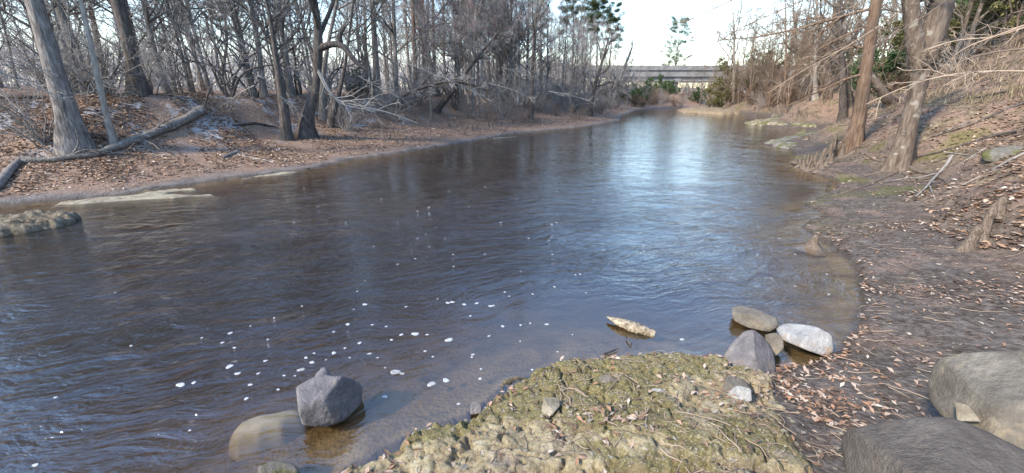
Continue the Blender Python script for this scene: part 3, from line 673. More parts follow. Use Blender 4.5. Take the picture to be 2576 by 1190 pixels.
# long bare branches sweeping in from the right
def sweep(pts, seed, label, Y, r0=.018, mat='twig_tan'):
    return sprig(pts, seed, label, r0, mat, Y=Y, name='overhanging_branch', n=9)
sweep([(2620,180),(2480,178),(2370,190),(2280,215),(2180,262)], 251, 'long thin bare branch crossing before the forked trunk', 7.0)
sweep([(2640,40),(2560,70),(2480,100),(2420,120),(2370,170),(2330,230)], 252, 'bare branch dipping from the upper right corner', 7.5)
sweep([(2620,55),(2500,95),(2400,100),(2320,130)], 253, 'upper thin branch reaching left from the right edge', 8)
for k, (pts, Y) in enumerate([([(2230,-30),(2120,30),(2010,75),(1900,105),(1800,150)], 15), ([(2200,-60),(2060,10),(1950,60),(1850,80),(1760,85)], 16), ([(2330,-20),(2220,60),(2110,130),(2030,170),(1930,235)], 13), ([(2260,40),(2150,110),(2060,175),(1990,215),(1900,262)], 14), ([(2150,-50),(2040,20),(1940,90),(1860,150),(1800,200)], 18), ([(2420,-30),(2330,40),(2240,90),(2150,150),(2080,215)], 11), ([(2080,-60),(1990,-10),(1900,30),(1830,60),(1770,110)], 20), ([(2600,120),(2500,130),(2420,150),(2340,205)], 7.5)]):
    sweep(pts, 260 + k, ['long thin whip of bare twigs across the upper right trunks', 'thin bare whip reaching to the edge of the open sky', 'bare whip hanging before the orange-brown trunk', 'lower bare whip slanting down over the far right bank', 'steep bare whip over the yellow-green bushes', 'short bare whip between the orange-brown and the forked trunk', 'highest bare whip by the open sky', 'thin bare whip ending before the forked trunk'][k], Y, .015, ['twig_tan', 'twig_brown'][k % 2])
sweep([(1980,-60),(1880,-20),(1800,20),(1730,55),(1655,62)], 254, 'fine twig hanging into the patch of open sky', 17, .03)
sweep([(2100,-40),(1980,20),(1880,60),(1800,110),(1740,130)], 255, 'lower twig spray reaching over the river toward the bridge', 19, .03)

# --- woods
rng = random.Random(4)
def scatter(n, region, keys, label, group, smin=.75, smax=1.2, cat='tree', seed=1, mind=1.2):
    rg = random.Random(seed); out = []; tries = 0
    while len(out) < n and tries < n * 60:
        tries += 1; x, y = region(rg)
        dl, dr, ins = fields(np.array([x]), np.array([y]))
        if ins[0] or min(dl[0], dr[0]) < mind: continue
        if any((x - a) ** 2 + (y - b) ** 2 < 1.2 for a, b in out): continue
        if math.hypot(x, y) < 9: continue
        # only what the photo can show, or what the water mirrors
        az = math.degrees(math.atan2(x, y))
        if abs(az) > 56: continue
        out.append((x, y))
        k = rg.choice(keys)
        place(k, x, y, rg.uniform(smin, smax), rg.uniform(0, 6.28), label, group, cat)
def polar(az0, az1, r0, r1):
    def f(rg):
        a = R(rg.uniform(az0, az1)); q = math.sqrt(rg.uniform(r0 * r0, r1 * r1)); return math.sin(a) * q, math.cos(a) * q
    return f
def leftwood(dmin, dmax, az0, az1, rmax=90):
    def f(rg):
        for _ in range(400):
            x, y = polar(az0, az1, 12, rmax)(rg)
            dl, dr, ins = fields(np.array([x]), np.array([y]))
            if not ins[0] and dl[0] < dr[0] and dmin < dl[0] < dmax: return x, y
        return 0, 0
    return f
def rightwood(dmin, dmax, az0, az1, rmax=90, rmin=12):
    def f(rg):
        for _ in range(400):
            x, y = polar(az0, az1, rmin, rmax)(rg)
            dl, dr, ins = fields(np.array([x]), np.array([y]))
            if not ins[0] and dr[0] < dl[0] and dmin < dr[0] < dmax: return x, y
        return 0, 0
    return f
scatter(46, leftwood(7, 17, -56, 8, 48), 'abdcab', 'bare grey tree in the first rows of the left bank wood', 'bare trees in the front rows of the left wood', .9, 1.3, seed=1)
scatter(40, leftwood(14, 34, -56, 12, 70), 'abcd', 'bare tree deep in the left bank wood', 'bare trees deep in the left wood', 1.0, 1.5, seed=2)
scatter(24, leftwood(4.5, 12, -14, 14, 100), 'xyx', 'crooked many-stemmed bare tree on the left bank toward the bridge', 'many-stemmed bare trees on the left bank toward the bridge', .7, 1.2, seed=4)
scatter(34, leftwood(5, 26, -3, 14, 105), ('a', 'b', 'ra', 'd'), 'bare tree crowding the left bank short of the open sky', 'bare trees crowding the left bank short of the open sky', .85, 1.2, seed=24)
scatter(16, leftwood(6, 14, -56, -8, 40), 'xy', 'crooked many-stemmed bare tree on the crest of the left bank', 'many-stemmed bare trees on the left crest', .6, 1.0, seed=14)
scatter(8, leftwood(4, 14, -14, 8, 45), 'm', 'bare maple with dull red buds on the left bank', 'red-budded maples on the left bank', .8, 1.2, seed=5)
scatter(34, rightwood(5, 22, 15, 56, 80, 16), ('ra', 'rb', 'rx', 'rc'), 'bare tan tree on the right hillside', 'bare trees on the right hillside', .75, 1.2, seed=6)
scatter(40, rightwood(2.5, 12, 14, 36, 95, 34), ('ra', 'rb', 'rc', 'rx'), 'bare tree on the far right bank', 'bare trees on the far right bank', .7, 1.15, seed=7)
def mass(name, n, region, mat, label, hmin, hmax, seed, r0=.11):
    rgm = random.Random(seed); rn = rnd(seed); mb = MB(); k = 0; tries = 0
    while k < n and tries < n * 40:
        tries += 1; x, y = region(rgm); dl, dr, ins = fields(np.array([x]), np.array([y]))
        if ins[0] or min(dl[0], dr[0]) < 2: continue
        H = rgm.uniform(hmin, hmax); P, r = straight_trunk(rn, H, r0 * H / 14, (rn.normal() * .04, 0), .07); P = P + np.array([x, y, gz(x, y) - .1]); tubes(mb, P, r, 7)
        a, b = kids(rn, P[None], r[None], 18, .1, .98, (.5, 1.1), .3, .55, 7, .2, .06, .012); tubes(mb, a, b, 4)
        a, b = kids(rn, a, b, 6, .15, 1, (.4, 1.1), .5, .6, 5, .24, .03, .009); tubes(mb, a, b, 3)
        a, b = kids(rn, a, b, 5, .15, 1, (.4, 1.1), .55, .7, 4, .26, .01, .008); tubes(mb, a, b, 3); k += 1
    tag(mb.build(name, M[mat]), label, 'woodland', kind='stuff')
mass('distant_trees', 70, leftwood(28, 75, -56, 14, 125), 'twig_grey', 'dense distant bare trees closing the wood behind the left bank', 11, 18, 3)
mass('distant_trees', 40, rightwood(13, 42, 18, 56, 110, 24), 'twig_tan', 'bare trees massed beyond the crest of the right hillside', 12, 18, 8)
mass('distant_trees', 34, polar(8, 25, 142, 185), 'twig_grey', 'low line of bare trees seen over the bridge rail', 6, 12, 15)
scatter(16, polar(12, 24, 94, 122), ('x', 'rx', 'x'), 'bare bushy tree under the bridge behind the bend', 'bare bushy trees under the bridge', .6, .9, seed=16)
scatter(50, leftwood(3.8, 11, -56, 14, 60), ('tb', 'tb2', 'tb'), 'grey leafless brush tangled on the left bank slope', 'leafless brush on the left bank', .6, 1.25, 'shrub', seed=9, mind=3)
scatter(40, leftwood(2.0, 7, -3, 14, 80), ('tb', 'tb2'), 'grey leafless brush by the waterline toward the bridge', 'leafless brush by the far left waterline', .8, 1.5, 'shrub', seed=10, mind=1.5)
scatter(44, rightwood(4, 16, 16, 56, 60, 15), ('tbr', 'tb', 'tb2'), 'tan dry brush on the right hillside', 'dry brush on the right hillside', .5, 1.1, 'shrub', seed=11, mind=3)
scatter(34, rightwood(2.5, 9, 12, 34, 100, 40), ('tbr', 'tb', 'tbr'), 'dry brush on the slope of the far right bank', 'dry brush on the far right bank', .7, 1.4, 'shrub', seed=12, mind=1)
for k_ in ('e', 'y', 'x', 'd', 'b'):
    if k_ not in used:
        for ch in list(PROTO[k_].children): bpy.data.objects.remove(ch)
        bpy.data.objects.remove(PROTO[k_])
# evergreens placed one by one
def aim(px, py, Y): q = at_y(px, py, Y); return q[0], q[1]
for k, (px, Y, s, lab) in enumerate([(1528,80,.78,'rightmost tall pine of the left bank by the open sky'), (1470,84,.85,'tall pine just left of the green pine crown'), (1500,72,.8,'green pine crown towering right above the left bank end'), (1440,66,.75,'pine behind the bare trees left of the tallest pine'), (1250,62,.72,'pine showing green between bare trees over the middle of the left bank'), (1180,58,.7,'leftmost pine glimpsed over the middle of the left bank'), (1345,75,.8,'half-hidden pine behind the red-budded maples'), (585,60,.7,'pine far back in the left wood'), (2235,60,.75,'pine on the right crest behind the orange-brown trunk'), (2480,40,.6,'pine at the top of the right hillside'), (2010,85,.7,'pine over the far right bank')]):
    x, y = aim(px, 200, Y); place('pine', x, y, s, k * 1.3, lab, None, 'tree')
x, y = aim(1695, 200, 135); place('pine2', x, y, 1.36, .4, 'lone small pine standing against the sky above the bridge', None, 'tree', z=2.5)
for k, (px, Y, s, key, lab) in enumerate([(1650,116,1.6,'lg','bright green bush under the bridge on the left'), (1685,113,1.2,'lg','lower green bush near the leaning stub under the bridge'), (1850,74,1.9,'lo','yellow-green bushy tree in front of the right end of the bridge'), (1905,70,1.7,'lo','olive bush right of the yellow-green bushy tree'), (1800,82,1.4,'lo','olive bush hanging before the bridge girder'), (2240,30,1.4,'lg','evergreen bush behind the forked tree'), (2340,26,1.2,'lo','olive bush on the slope right of the forked trunk'), (2500,22,1.5,'lo','olive thicket near the top of the right hillside'), (2420,30,1.6,'lg','dark green thicket on the right crest'), (895,30,.6,'lg','small green holly behind the twisted clump'), (2075,55,1.5,'lo','olive undergrowth behind the pale trunk')]):
    x, y = aim(px, 230, Y); place(key, x, y, s, k * .9, lab, None, 'shrub')

for k, (px, Y, s_) in enumerate([(1765,96,.8),(1790,84,.85),(1815,92,1.0),(1838,70,.85),(1862,78,1.0),(1890,64,.9),(1915,72,1.05),(1940,58,.9),(1965,66,1.05),(1742,104,.7),(1880,88,1.1),(1990,52,.9)]):
    x, y = aim(px, 230, Y); place(['ra', 'rb', 'ra', 'rc'][k % 4], x, y, s_ * (1.4 if k % 4 == 3 else 1), k * 2.1, 'tall bare tan tree lining the right side of the open sky', 'tall bare trees lining the right of the open sky', 'tree')
scatter(34, polar(13, 25, 86, 112), ('lo', 'tb', 'lg', 'tbr', 'tbr'), 'scrubby bush on the far bank under the bridge', 'bushes on the far bank under the bridge', .7, 1.3, 'shrub', seed=18, mind=.8)
# far mass of woodland: countless stems and branch haze beyond the trees
rg = rnd(77); N = 26000; az = np.radians(rg.uniform(-62, 62, N)); q = rg.uniform(85, 170, N)
x, y = np.sin(az) * q, np.cos(az) * q
dl, dr, ins = fields(x, y); ok = (~ins) & (np.minimum(dl, dr) > 7) & ~((np.degrees(az) > 9) & (np.degrees(az) < 27) & (q < 138))
x, y = x[ok], y[ok]; N = len(x); zg = ground(x, y, False); mb = MB()
Hh = rg.uniform(.5, 12, N) * rg.uniform(.5, 1, N); Hh = np.where((np.arctan2(x, y) > R(9)) & (np.arctan2(x, y) < R(27)), np.minimum(Hh, 5), Hh); z0 = zg + rg.uniform(0, 6, N)
w = rg.uniform(.05, .16, N); a = rg.uniform(0, math.pi, N)
t = np.stack([x + rg.normal(size=N) * 2, y + rg.normal(size=N) * 1.0, np.minimum(z0 + Hh * .5, zg + 12)], 1); p0 = np.stack([x, y, z0], 1)
sx = np.stack([np.cos(a) * w, np.sin(a) * w, 0 * w], 1); dp = np.stack([-np.sin(a) * w, np.cos(a) * w, 0 * w], 1)
V = np.stack([p0 + sx, p0 - sx * .5 + dp, p0 - sx * .5 - dp, t], 1); i = np.arange(N)[:, None] * 4
mb.add(V.reshape(-1, 3), tris=np.concatenate([i + np.array([[0, 1, 3]]), i + np.array([[1, 2, 3]]), i + np.array([[2, 0, 3]])]))
o = mb.build('far_woodland', M['twig_grey']); tag(o, 'hazy grey mass of leafless wood beyond both banks', 'woodland', kind='stuff')

# ------------------------------------------------------------------ bridge
M['concrete'] = plain('concrete', (.15,.147,.14), (.24,.236,.228), .6)
M['concrete_dark'] = plain('concrete_dark', (.16,.155,.15), (.24,.235,.23), .8)
def box(mb, x0, x1, y0, y1, z0, z1):
    v = [(x, y, z) for z in (z0, z1) for y in (y0, y1) for x in (x0, x1)]
    mb.add(v, quads=[(0, 2, 3, 1), (4, 5, 7, 6), (0, 1, 5, 4), (2, 6, 7, 3), (0, 4, 6, 2), (1, 3, 7, 5)])
YB = 126.0
root = empty('road_bridge', (40, YB, 0))
def bpart(name, mat, boxes):
    mb = MB()
    for b in boxes: box(mb, *b)
    o = mb.build(name, M[mat], None, smooth=False); o.location = (-40, -YB, 0); o.parent = root; return o
bpart('deck', 'concrete', [(-30, 110, YB - .35, YB + 12, 9.15, 9.6)])
rail = bpart('parapet', 'concrete', [(-30, 110, YB - .35, YB - .05, 9.603, 10.4)])
for k in range(14): bpart('expansion_joint', 'concrete_dark', [(16 + k * 4.5, 16.1 + k * 4.5, YB - .36, YB - .352, 9.16, 10.38)])
for k in range(8): bpart('railing_post', 'concrete_dark', [(18 + k * 6, 18.12 + k * 6, YB - .3, YB - .18, 10.403, 10.85)])
bpart('girder', 'concrete', [(-30, 110, YB, YB + .4, 7.5, 9.147), (-30, 110, YB - .12, YB - .003, 7.48, 7.8)])
for j in range(1, 5): bpart('girder', 'concrete_dark', [(-30, 110, YB + j * 2.6, YB + j * 2.6 + .4, 7.5, 9.147)])
for X in (12., 47., 66.):
    bpart('pier_cap', 'concrete_dark', [(X - 1, X + 1, YB + .3, YB + 11.5, 6.1, 7.477)])
    for yy_ in (1.5, 5.8, 10.2): bpart('pier_column', 'concrete', [(X - .5, X + .5, YB + yy_ - .5, YB + yy_ + .5, -2, 6.097)])
bpart('cross_beam', 'concrete_dark', [(34, 63, YB + .5, YB + 11, 6.2, 7.45)])
tag(root, 'grey concrete girder road bridge crossing the river far upstream', 'bridge')

# ------------------------------------------------------------------ rocks
def rockmat(name, c0, c1, c2, moss=None, sc=1.0, patch=None, pit=0.5):
    g = G(name); f = g.noise(5 * sc, 8, .7); f2 = g.noise(26 * sc, 5, .7)
    col = g.ramp(f, [(.32, c0), (.52, c1), (.72, c2)]); col = g.mix(g.rng(f2, .35, .7, 0, .45), col, c0)
    if patch: col = g.mix(g.rng(g.noise(2.2 * sc, 5, .7, dist=1), .52, .6, 0, .85), col, patch)
    if moss: col = g.mix(g.rng(g.noise(1.9 * sc, 6, .72), .45, .55, 0, .95), col, g.ramp(f2, [(.3, moss[0]), (.7, moss[1])]))
    h = g.math('ADD', f, g.math('MULTIPLY', f2, pit))
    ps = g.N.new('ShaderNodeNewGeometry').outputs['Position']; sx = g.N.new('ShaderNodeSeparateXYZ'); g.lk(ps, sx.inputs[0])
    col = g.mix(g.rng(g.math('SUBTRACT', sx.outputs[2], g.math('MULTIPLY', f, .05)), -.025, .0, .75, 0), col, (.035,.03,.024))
    return g.done(col, .9, g.bump(g.math('ADD', h, g.math('MULTIPLY', g.noise(90, 3, .8), .3)), 1.0, .04), .2)
M['grey_rock'] = rockmat('grey_rock', (.10,.094,.095), (.20,.188,.188), (.30,.28,.27), patch=(.24,.205,.175))
M['smooth_rock'] = rockmat('smooth_rock', (.075,.063,.053), (.135,.117,.10), (.20,.175,.148), sc=.8, patch=(.16,.13,.10), pit=.8)
M['tan_rock'] = rockmat('tan_rock', (.10,.088,.07), (.19,.17,.138), (.29,.26,.205), sc=.8, patch=(.27,.225,.155))
M['white_rock'] = rockmat('white_rock', (.22,.215,.20), (.40,.395,.375), (.56,.55,.52), patch=(.38,.29,.20))
M['shelf_rock'] = rockmat('shelf_rock', (.15,.125,.085), (.33,.295,.22), (.50,.46,.36), sc=1.6)
M['shelf_moss'] = rockmat('shelf_moss', (.13,.11,.075), (.27,.235,.165), (.42,.38,.29), moss=((.06,.06,.025), (.15,.14,.06)), sc=1.0)
M['sandstone'] = rockmat('sandstone', (.13,.095,.06), (.25,.195,.125), (.37,.30,.20))
M['sunken'] = plain('sunken', (.17,.15,.095), (.27,.24,.165), 5)
M['pitted_rock'] = rockmat('pitted_rock', (.04,.034,.024), (.22,.185,.13), (.46,.41,.31), sc=1.6)
M['mossy_rock'] = rockmat('mossy_rock', (.11,.1,.085), (.2,.185,.16), (.30,.28,.24), moss=((.06,.065,.025), (.17,.165,.06)))
_ico = {}
def ico(sub):
    import bmesh
    if sub not in _ico:
        bm = bmesh.new(); bmesh.ops.create_icosphere(bm, subdivisions=sub, radius=1); bm.verts.ensure_lookup_table()
        _ico[sub] = (np.array([v.co[:] for v in bm.verts]), np.array([[v.index for v in f.verts] for f in bm.faces])); bm.free()
    return _ico[sub]
def rock_shape(planes, seed, sub=5, sharp=14, noise=.05, nsc=2.0, bumps=()):
    D, F = ico(sub); N = nrm(np.array([p[:3] for p in planes], float)); h = np.array([p[3] for p in planes])
    c = np.maximum(D @ N.T, .02); rr = h[None] / c
    r = (rr ** -sharp).sum(1) ** (-1 / sharp)
    for (d, w, a) in bumps:
        r = r + a * np.exp(-((1 - D @ nrm(np.array(d, float))) / w) ** 2)
    V = D * r[:, None]; s = seed * 3.7
    n = fbm(V[:, 0] * nsc + s, V[:, 1] * nsc, V[:, 2] * nsc, 5) * noise + .35 * noise * fbm(V[:, 0] * nsc * 3 + s, V[:, 1] * nsc * 3, V[:, 2] * nsc * 3, 3, ridge=True)
    return V * (1 + n / np.maximum(r, .1) * r.mean())[:, None], F
def rock_px(name, poly, base_py, seed, mat, label, thick=1.0, z=0.0, front=(), sub=5, noise=.05, sharp=14, bumps=(), nsc=2.2, cat='rock', base=None, sink=0.0, group=None, cpx=None):
    """rock whose outline from here follows the convex outline `poly` (px), with its own depth"""
    poly = np.array(poly, float); c = poly.mean(0) if cpx is None else np.array(cpx, float)
    b = at_z(c[0], base_py, z) if base is None else base
    dist = b[1] / ray(c[0], base_py)[1]                  # metres per px at the foot
    fwd = nrm(ray(*c)); rt = np.array([1., 0, 0]); rt = nrm(rt - fwd * (rt @ fwd)); upv = np.cross(rt, fwd)
    cen = np.array([0, 0, CAM_H]) + ray(*c) * dist
    wid = (poly[:, 0].max() - poly[:, 0].min()) * dist / 2 * thick
    cen = cen + nrm(np.array([fwd[0], fwd[1], 0])) * wid * .35
    dist = dist * np.linalg.norm(cen - np.array([0, 0, CAM_H])) / np.linalg.norm(ray(*c) * dist)
    PL = []
    area = 0
    n = len(poly)
    for i in range(n):
        a, e = poly[i], poly[(i + 1) % n]; d = e - a; nn = np.array([d[1], -d[0]]); nn /= np.linalg.norm(nn) + 1e-9
        hh = nn @ (a - c)
        if hh < 0: nn, hh = -nn, -hh
        w3 = nrm(rt * nn[0] - upv * nn[1]); PL.append((*w3, max(hh * dist, .01)))
    PL.append((*(-fwd), wid * .9)); PL.append((*fwd, wid))
    for (fx, fy, fz, h) in front:                        # in (right, up, toward viewer), h as share of the width
        v = rt * fx + upv * fy - fwd * fz; PL.append((*nrm(v), h * wid))
    bb = [(rt * d[0] + upv * d[1] - fwd * d[2], w, a * wid) for (d, w, a) in bumps]
    V, F = rock_shape(PL, seed, sub, sharp, noise * wid * 2, nsc / max(wid, .05) * .5, bb)
    mb = MB(); mb.add(V, tris=F); o = mb.build(name, M[mat], smooth=True); o.location = cen - np.array([0, 0, sink])
    tag(o, label, cat, group); return o
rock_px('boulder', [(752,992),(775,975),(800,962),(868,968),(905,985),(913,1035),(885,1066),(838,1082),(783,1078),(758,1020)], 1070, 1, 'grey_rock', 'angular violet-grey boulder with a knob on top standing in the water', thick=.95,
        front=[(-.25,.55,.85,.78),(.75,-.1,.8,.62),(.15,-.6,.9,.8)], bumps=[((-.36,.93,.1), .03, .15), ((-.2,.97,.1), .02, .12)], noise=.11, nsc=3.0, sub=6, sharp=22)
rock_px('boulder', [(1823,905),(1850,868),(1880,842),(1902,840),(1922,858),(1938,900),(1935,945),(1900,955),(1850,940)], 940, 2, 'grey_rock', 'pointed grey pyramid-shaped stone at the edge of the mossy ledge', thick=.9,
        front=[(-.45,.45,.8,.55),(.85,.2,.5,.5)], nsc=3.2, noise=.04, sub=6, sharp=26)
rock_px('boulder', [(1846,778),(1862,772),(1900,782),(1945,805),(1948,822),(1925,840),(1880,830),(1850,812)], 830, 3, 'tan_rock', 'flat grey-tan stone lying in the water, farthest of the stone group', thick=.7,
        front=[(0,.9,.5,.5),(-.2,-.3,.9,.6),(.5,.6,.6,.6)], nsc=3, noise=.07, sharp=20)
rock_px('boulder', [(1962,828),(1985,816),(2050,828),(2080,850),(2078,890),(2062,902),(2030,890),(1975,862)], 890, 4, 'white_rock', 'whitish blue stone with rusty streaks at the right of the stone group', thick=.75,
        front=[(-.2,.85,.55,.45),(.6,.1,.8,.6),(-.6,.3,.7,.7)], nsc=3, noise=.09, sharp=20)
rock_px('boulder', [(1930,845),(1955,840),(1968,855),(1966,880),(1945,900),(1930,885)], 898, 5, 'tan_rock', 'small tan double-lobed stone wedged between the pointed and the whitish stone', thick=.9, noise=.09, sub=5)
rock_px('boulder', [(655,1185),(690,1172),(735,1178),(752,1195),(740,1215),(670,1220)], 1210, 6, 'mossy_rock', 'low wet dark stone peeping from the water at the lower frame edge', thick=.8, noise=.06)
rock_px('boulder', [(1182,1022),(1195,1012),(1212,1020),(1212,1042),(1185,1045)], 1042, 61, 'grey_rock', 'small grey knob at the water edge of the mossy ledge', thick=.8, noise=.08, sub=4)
# underwater pale slab
# right corner boulders
b = np.array([2.35, 1.55, .7])
def blk(name, pts, seed, mat, label, cpx, by, z, thick, front, **kw): return rock_px(name, pts, by, seed, mat, label, thick=thick, z=z, front=front, cpx=cpx, sub=6, **kw)
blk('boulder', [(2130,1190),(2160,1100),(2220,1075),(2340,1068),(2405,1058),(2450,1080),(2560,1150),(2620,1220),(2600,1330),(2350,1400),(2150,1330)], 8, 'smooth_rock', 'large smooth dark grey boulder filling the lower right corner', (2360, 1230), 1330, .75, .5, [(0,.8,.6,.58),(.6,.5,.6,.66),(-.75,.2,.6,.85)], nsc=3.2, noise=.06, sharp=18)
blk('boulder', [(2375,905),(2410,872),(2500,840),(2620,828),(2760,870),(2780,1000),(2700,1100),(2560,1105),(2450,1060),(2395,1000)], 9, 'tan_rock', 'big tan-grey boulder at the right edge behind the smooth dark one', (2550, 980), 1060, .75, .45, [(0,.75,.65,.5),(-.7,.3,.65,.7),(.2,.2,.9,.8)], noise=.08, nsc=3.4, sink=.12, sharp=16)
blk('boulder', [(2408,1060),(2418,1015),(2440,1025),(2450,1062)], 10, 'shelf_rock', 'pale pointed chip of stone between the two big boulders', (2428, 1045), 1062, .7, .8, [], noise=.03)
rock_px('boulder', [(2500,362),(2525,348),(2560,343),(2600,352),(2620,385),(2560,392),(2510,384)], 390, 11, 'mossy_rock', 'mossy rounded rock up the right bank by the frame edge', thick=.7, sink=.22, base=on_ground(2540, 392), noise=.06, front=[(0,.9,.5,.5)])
# flat shelves (real slabs) given by world outline
def slab(name, poly, top, seed, mat, label, edge=.25, amp=.03, res=.05, group=None, cat='rock', z0=-.5, ridged=.5):
    W = np.array(poly); x0, y0 = W.min(0) - .1; x1, y1 = W.max(0) + .1
    X = np.arange(x0, x1, res); Y = np.arange(y0, y1, res); x, y = np.meshgrid(X, Y)
    jx = .12 * edge / .25 * fbm(x * 3, y * 3, seed, 3); jy = .12 * edge / .25 * fbm(x * 3, y * 3, seed + 9, 3)
    ins = inside(x + jx, y + jy, W); C = np.vstack([W, W[:1]]); d = chain_dist(x + jx, y + jy, C); d = np.where(ins, d, -d)
    t = np.clip(d / edge, 0, 1); prof = np.sqrt(np.clip(1 - (1 - t) ** 2, 0, 1))
    z = z0 + (top - z0) * prof * np.ones_like(x) if np.isscalar(top) else z0 + (top(x, y) - z0) * prof
    z = z + amp * prof * (fbm(x * 2.5, y * 2.5, seed, 5) + ridged * fbm(x * 7, y * 7, seed + 3, 4, ridge=True))
    z = np.where(d > -res * 1.5, z, -9)
    keep = (d > -res * 1.5); nx = len(X); ny = len(Y)
    k4 = keep[:-1, :-1] & keep[1:, :-1] & keep[:-1, 1:] & keep[1:, 1:]
    j, i = np.nonzero(k4); a = j * nx + i; q = np.stack([a, a + 1, a + nx + 1, a + nx], 1)
    u, inv = np.unique(q, return_inverse=True); q = inv.reshape(-1, 4)
    V = np.stack([x.ravel()[u], y.ravel()[u], z.ravel()[u]], 1); c = np.array([W[:, 0].mean(), W[:, 1].mean(), 0])
    mb = MB(); mb.add(V, quads=q)
    Vb = V.copy(); Vb[:, 2] = z0 - .02; mb.add(Vb, quads=q[:, ::-1])
    o = mb.build(name, M[mat], off=c); tag(o, label, cat, group); return o
wz_ = lambda pts, z=0.0: [tuple(at_z(a, b, z)[:2]) for a, b in pts]
slab('rock_shelf', wz_([(88,522),(150,508),(240,497),(330,488),(430,474),(505,472),(515,479),(440,486),(540,486),(585,489),(560,496),(430,503),(300,512),(180,522)]), .03, 21, 'shelf_rock', 'long pale limestone shelf barely above the water near the left beach', .3, .045, .035, ridged=.2)
slab('rock_shelf', wz_([(585,452),(640,443),(700,434),(760,430),(790,428),(740,440),(660,448),(610,456)]), .03, 22, 'shelf_rock', 'short pale limestone shelf hugging the left waterline', .3, .045, .035, ridged=.2)
slab('rock_shelf', wz_([(-120,575),(-20,552),(60,545),(130,541),(200,545),(212,556),(150,578),(60,592),(-20,603),(-140,620)]), .11, 23, 'pitted_rock', 'pitted dark and pale limestone lump at the left frame edge in the water', .3, .12, .04, ridged=1.0)
slab('rock_shelf', wz_([(1225,348),(1260,345),(1300,343),(1310,345),(1270,348),(1240,350)]), .02, 24, 'shelf_rock', 'thin wet shelf shining at the far left waterline', .3, .02, .1)
slab('rock_shelf', wz_([(1870,313),(1930,305),(2000,298),(2040,290),(2110,285),(2110,312),(2060,326),(2000,322),(1930,319)]), .32, 25, 'shelf_moss', 'mossy pale limestone ledge jutting from the right bank into the river', .8, .12, .12, ridged=.8)
slab('rock_shelf', wz_([(1912,363),(1960,352),(2020,340),(2080,330),(2110,345),(2060,372),(1990,378),(1950,371)]), .22, 26, 'mossy_rock', 'dark low spit of rock and soil jutting into the river below the mossy ledge', .6, .08, .09)
slab('sunken_rock', wz_([(540,1072),(575,1042),(650,1018),(740,1002),(800,1005),(770,1040),(700,1078),(620,1102),(555,1098)]), -.03, 28, 'sunken', 'pale yellow slab lying just under the water left of the boulder', .14, .012, .02, ridged=.2)
slab('sand_bank', wz_([(1700,279),(1760,276),(1830,277),(1880,281),(1870,288),(1820,290),(1760,287),(1715,284)]), .38, 27, 'sandstone', 'golden tan sandy bank at the far bend near the bridge', 1.5, .3, .3, cat='sand bank')
for k, (px, py, w) in enumerate([(2017, 336, 12), (1950, 292, 9), (1882, 310, 10)]):
    rock_px('boulder', [(px - w, py), (px - w * .5, py - 4), (px + w * .6, py - 4), (px + w, py), (px + w * .5, py + 4), (px - w * .6, py + 4)], py + 3, 30 + k, 'mossy_rock', ['dark flat stone alone in the bay behind the low spit', 'small dark stone at the far right waterline', 'small mossy stone off the tip of the limestone ledge'][k], thick=.8, noise=.08, sub=4)
# foreground mossy limestone ledge
EDGE = [(760,1230),(850,1190),(900,1160),(980,1120),(1100,1068),(1190,1030),(1240,1000),(1300,955),(1380,925),(1440,910),(1500,895),(1600,892),(1700,895),(1790,908),(1870,925),(1925,950),(1965,990),(1990,1040),(2050,1090),(2120,1130),(2150,1200)]
def ledge_pt(p):
    a, b = p; q = at_z(a, b, .10)[:2]; return tuple(q)
OUT = [ledge_pt(p) for p in EDGE]
OUT = OUT + [(2.0, .9), (1.2, .1), (-.4, -.1), (-1.6, .6)]
WO = np.array(OUT)
x0, y0 = WO.min(0) - .15; x1, y1 = WO.max(0) + .15; res = .0125
X = np.arange(x0, x1, res); Y = np.arange(y0, y1, res); x, y = np.meshgrid(X, Y)
jx = .09 * fbm(x * 3.5, y * 3.5, 1, 4); jy = .09 * fbm(x * 3.5, y * 3.5, 9, 4)
ins = inside(x + jx, y + jy, WO); d = chain_dist(x + jx, y + jy, np.vstack([WO, WO[:1]])); d = np.where(ins, d, -d)
t = np.clip(d / .13, 0, 1); prof = np.sqrt(np.clip(1 - (1 - t) ** 2, 0, 1))
lump = fbm(x * 1.6, y * 1.6, 4.2, 3); med = fbm(x * 4.5, y * 4.5, 6.1, 4); rid = fbm(x * 9, y * 9, 2.2, 4, ridge=True); fine = fbm(x * 26, y * 26, 3.3, 3)
wx1, wy1 = x + .10 * fbm(x * 4, y * 4, 71., 3), y + .10 * fbm(x * 4, y * 4, 77., 3)
w1, w2, wc = worley(wx1 * 3.0, wy1 * 3.6, 1); v1_, v2_, vc = worley(wx1 * 9, wy1 * 10, 2); q1_, q2_, qc = worley(wx1 * 24, wy1 * 26, 3)
top = np.maximum(.20 + .07 * sst(0, 1.2, d), (ground(x, y, False) + .07) * sst(.1, .5, d)) + .05 * lump + .022 * med + .006 * rid + .008 * fine
top += .06 * (wc - .5) * sst(.0, .10, w2 - w1) + .016 * (vc - .5) * sst(0, .3, v2_ - v1_) + .008 * (qc - .5) * sst(0, .35, q2_ - q1_)
top -= .05 * np.exp(-((w2 - w1) / .05) ** 2) * sst(-.2, .3, med) + .015 * np.exp(-((v2_ - v1_) / .12) ** 2)
crev = np.abs((y - (1.98 - .10 * x + .10 * med))); top -= .10 * np.exp(-(crev / .05) ** 2) * sst(-.2, .3, x)
pits = fbm(x * 13, y * 13, 31., 3); top -= .035 * sst(.25, .5, pits)
z = -.7 + (top + .7) * prof
keep = d > -res * 1.5; nx = len(X); k4 = keep[:-1, :-1] & keep[1:, :-1] & keep[:-1, 1:] & keep[1:, 1:]
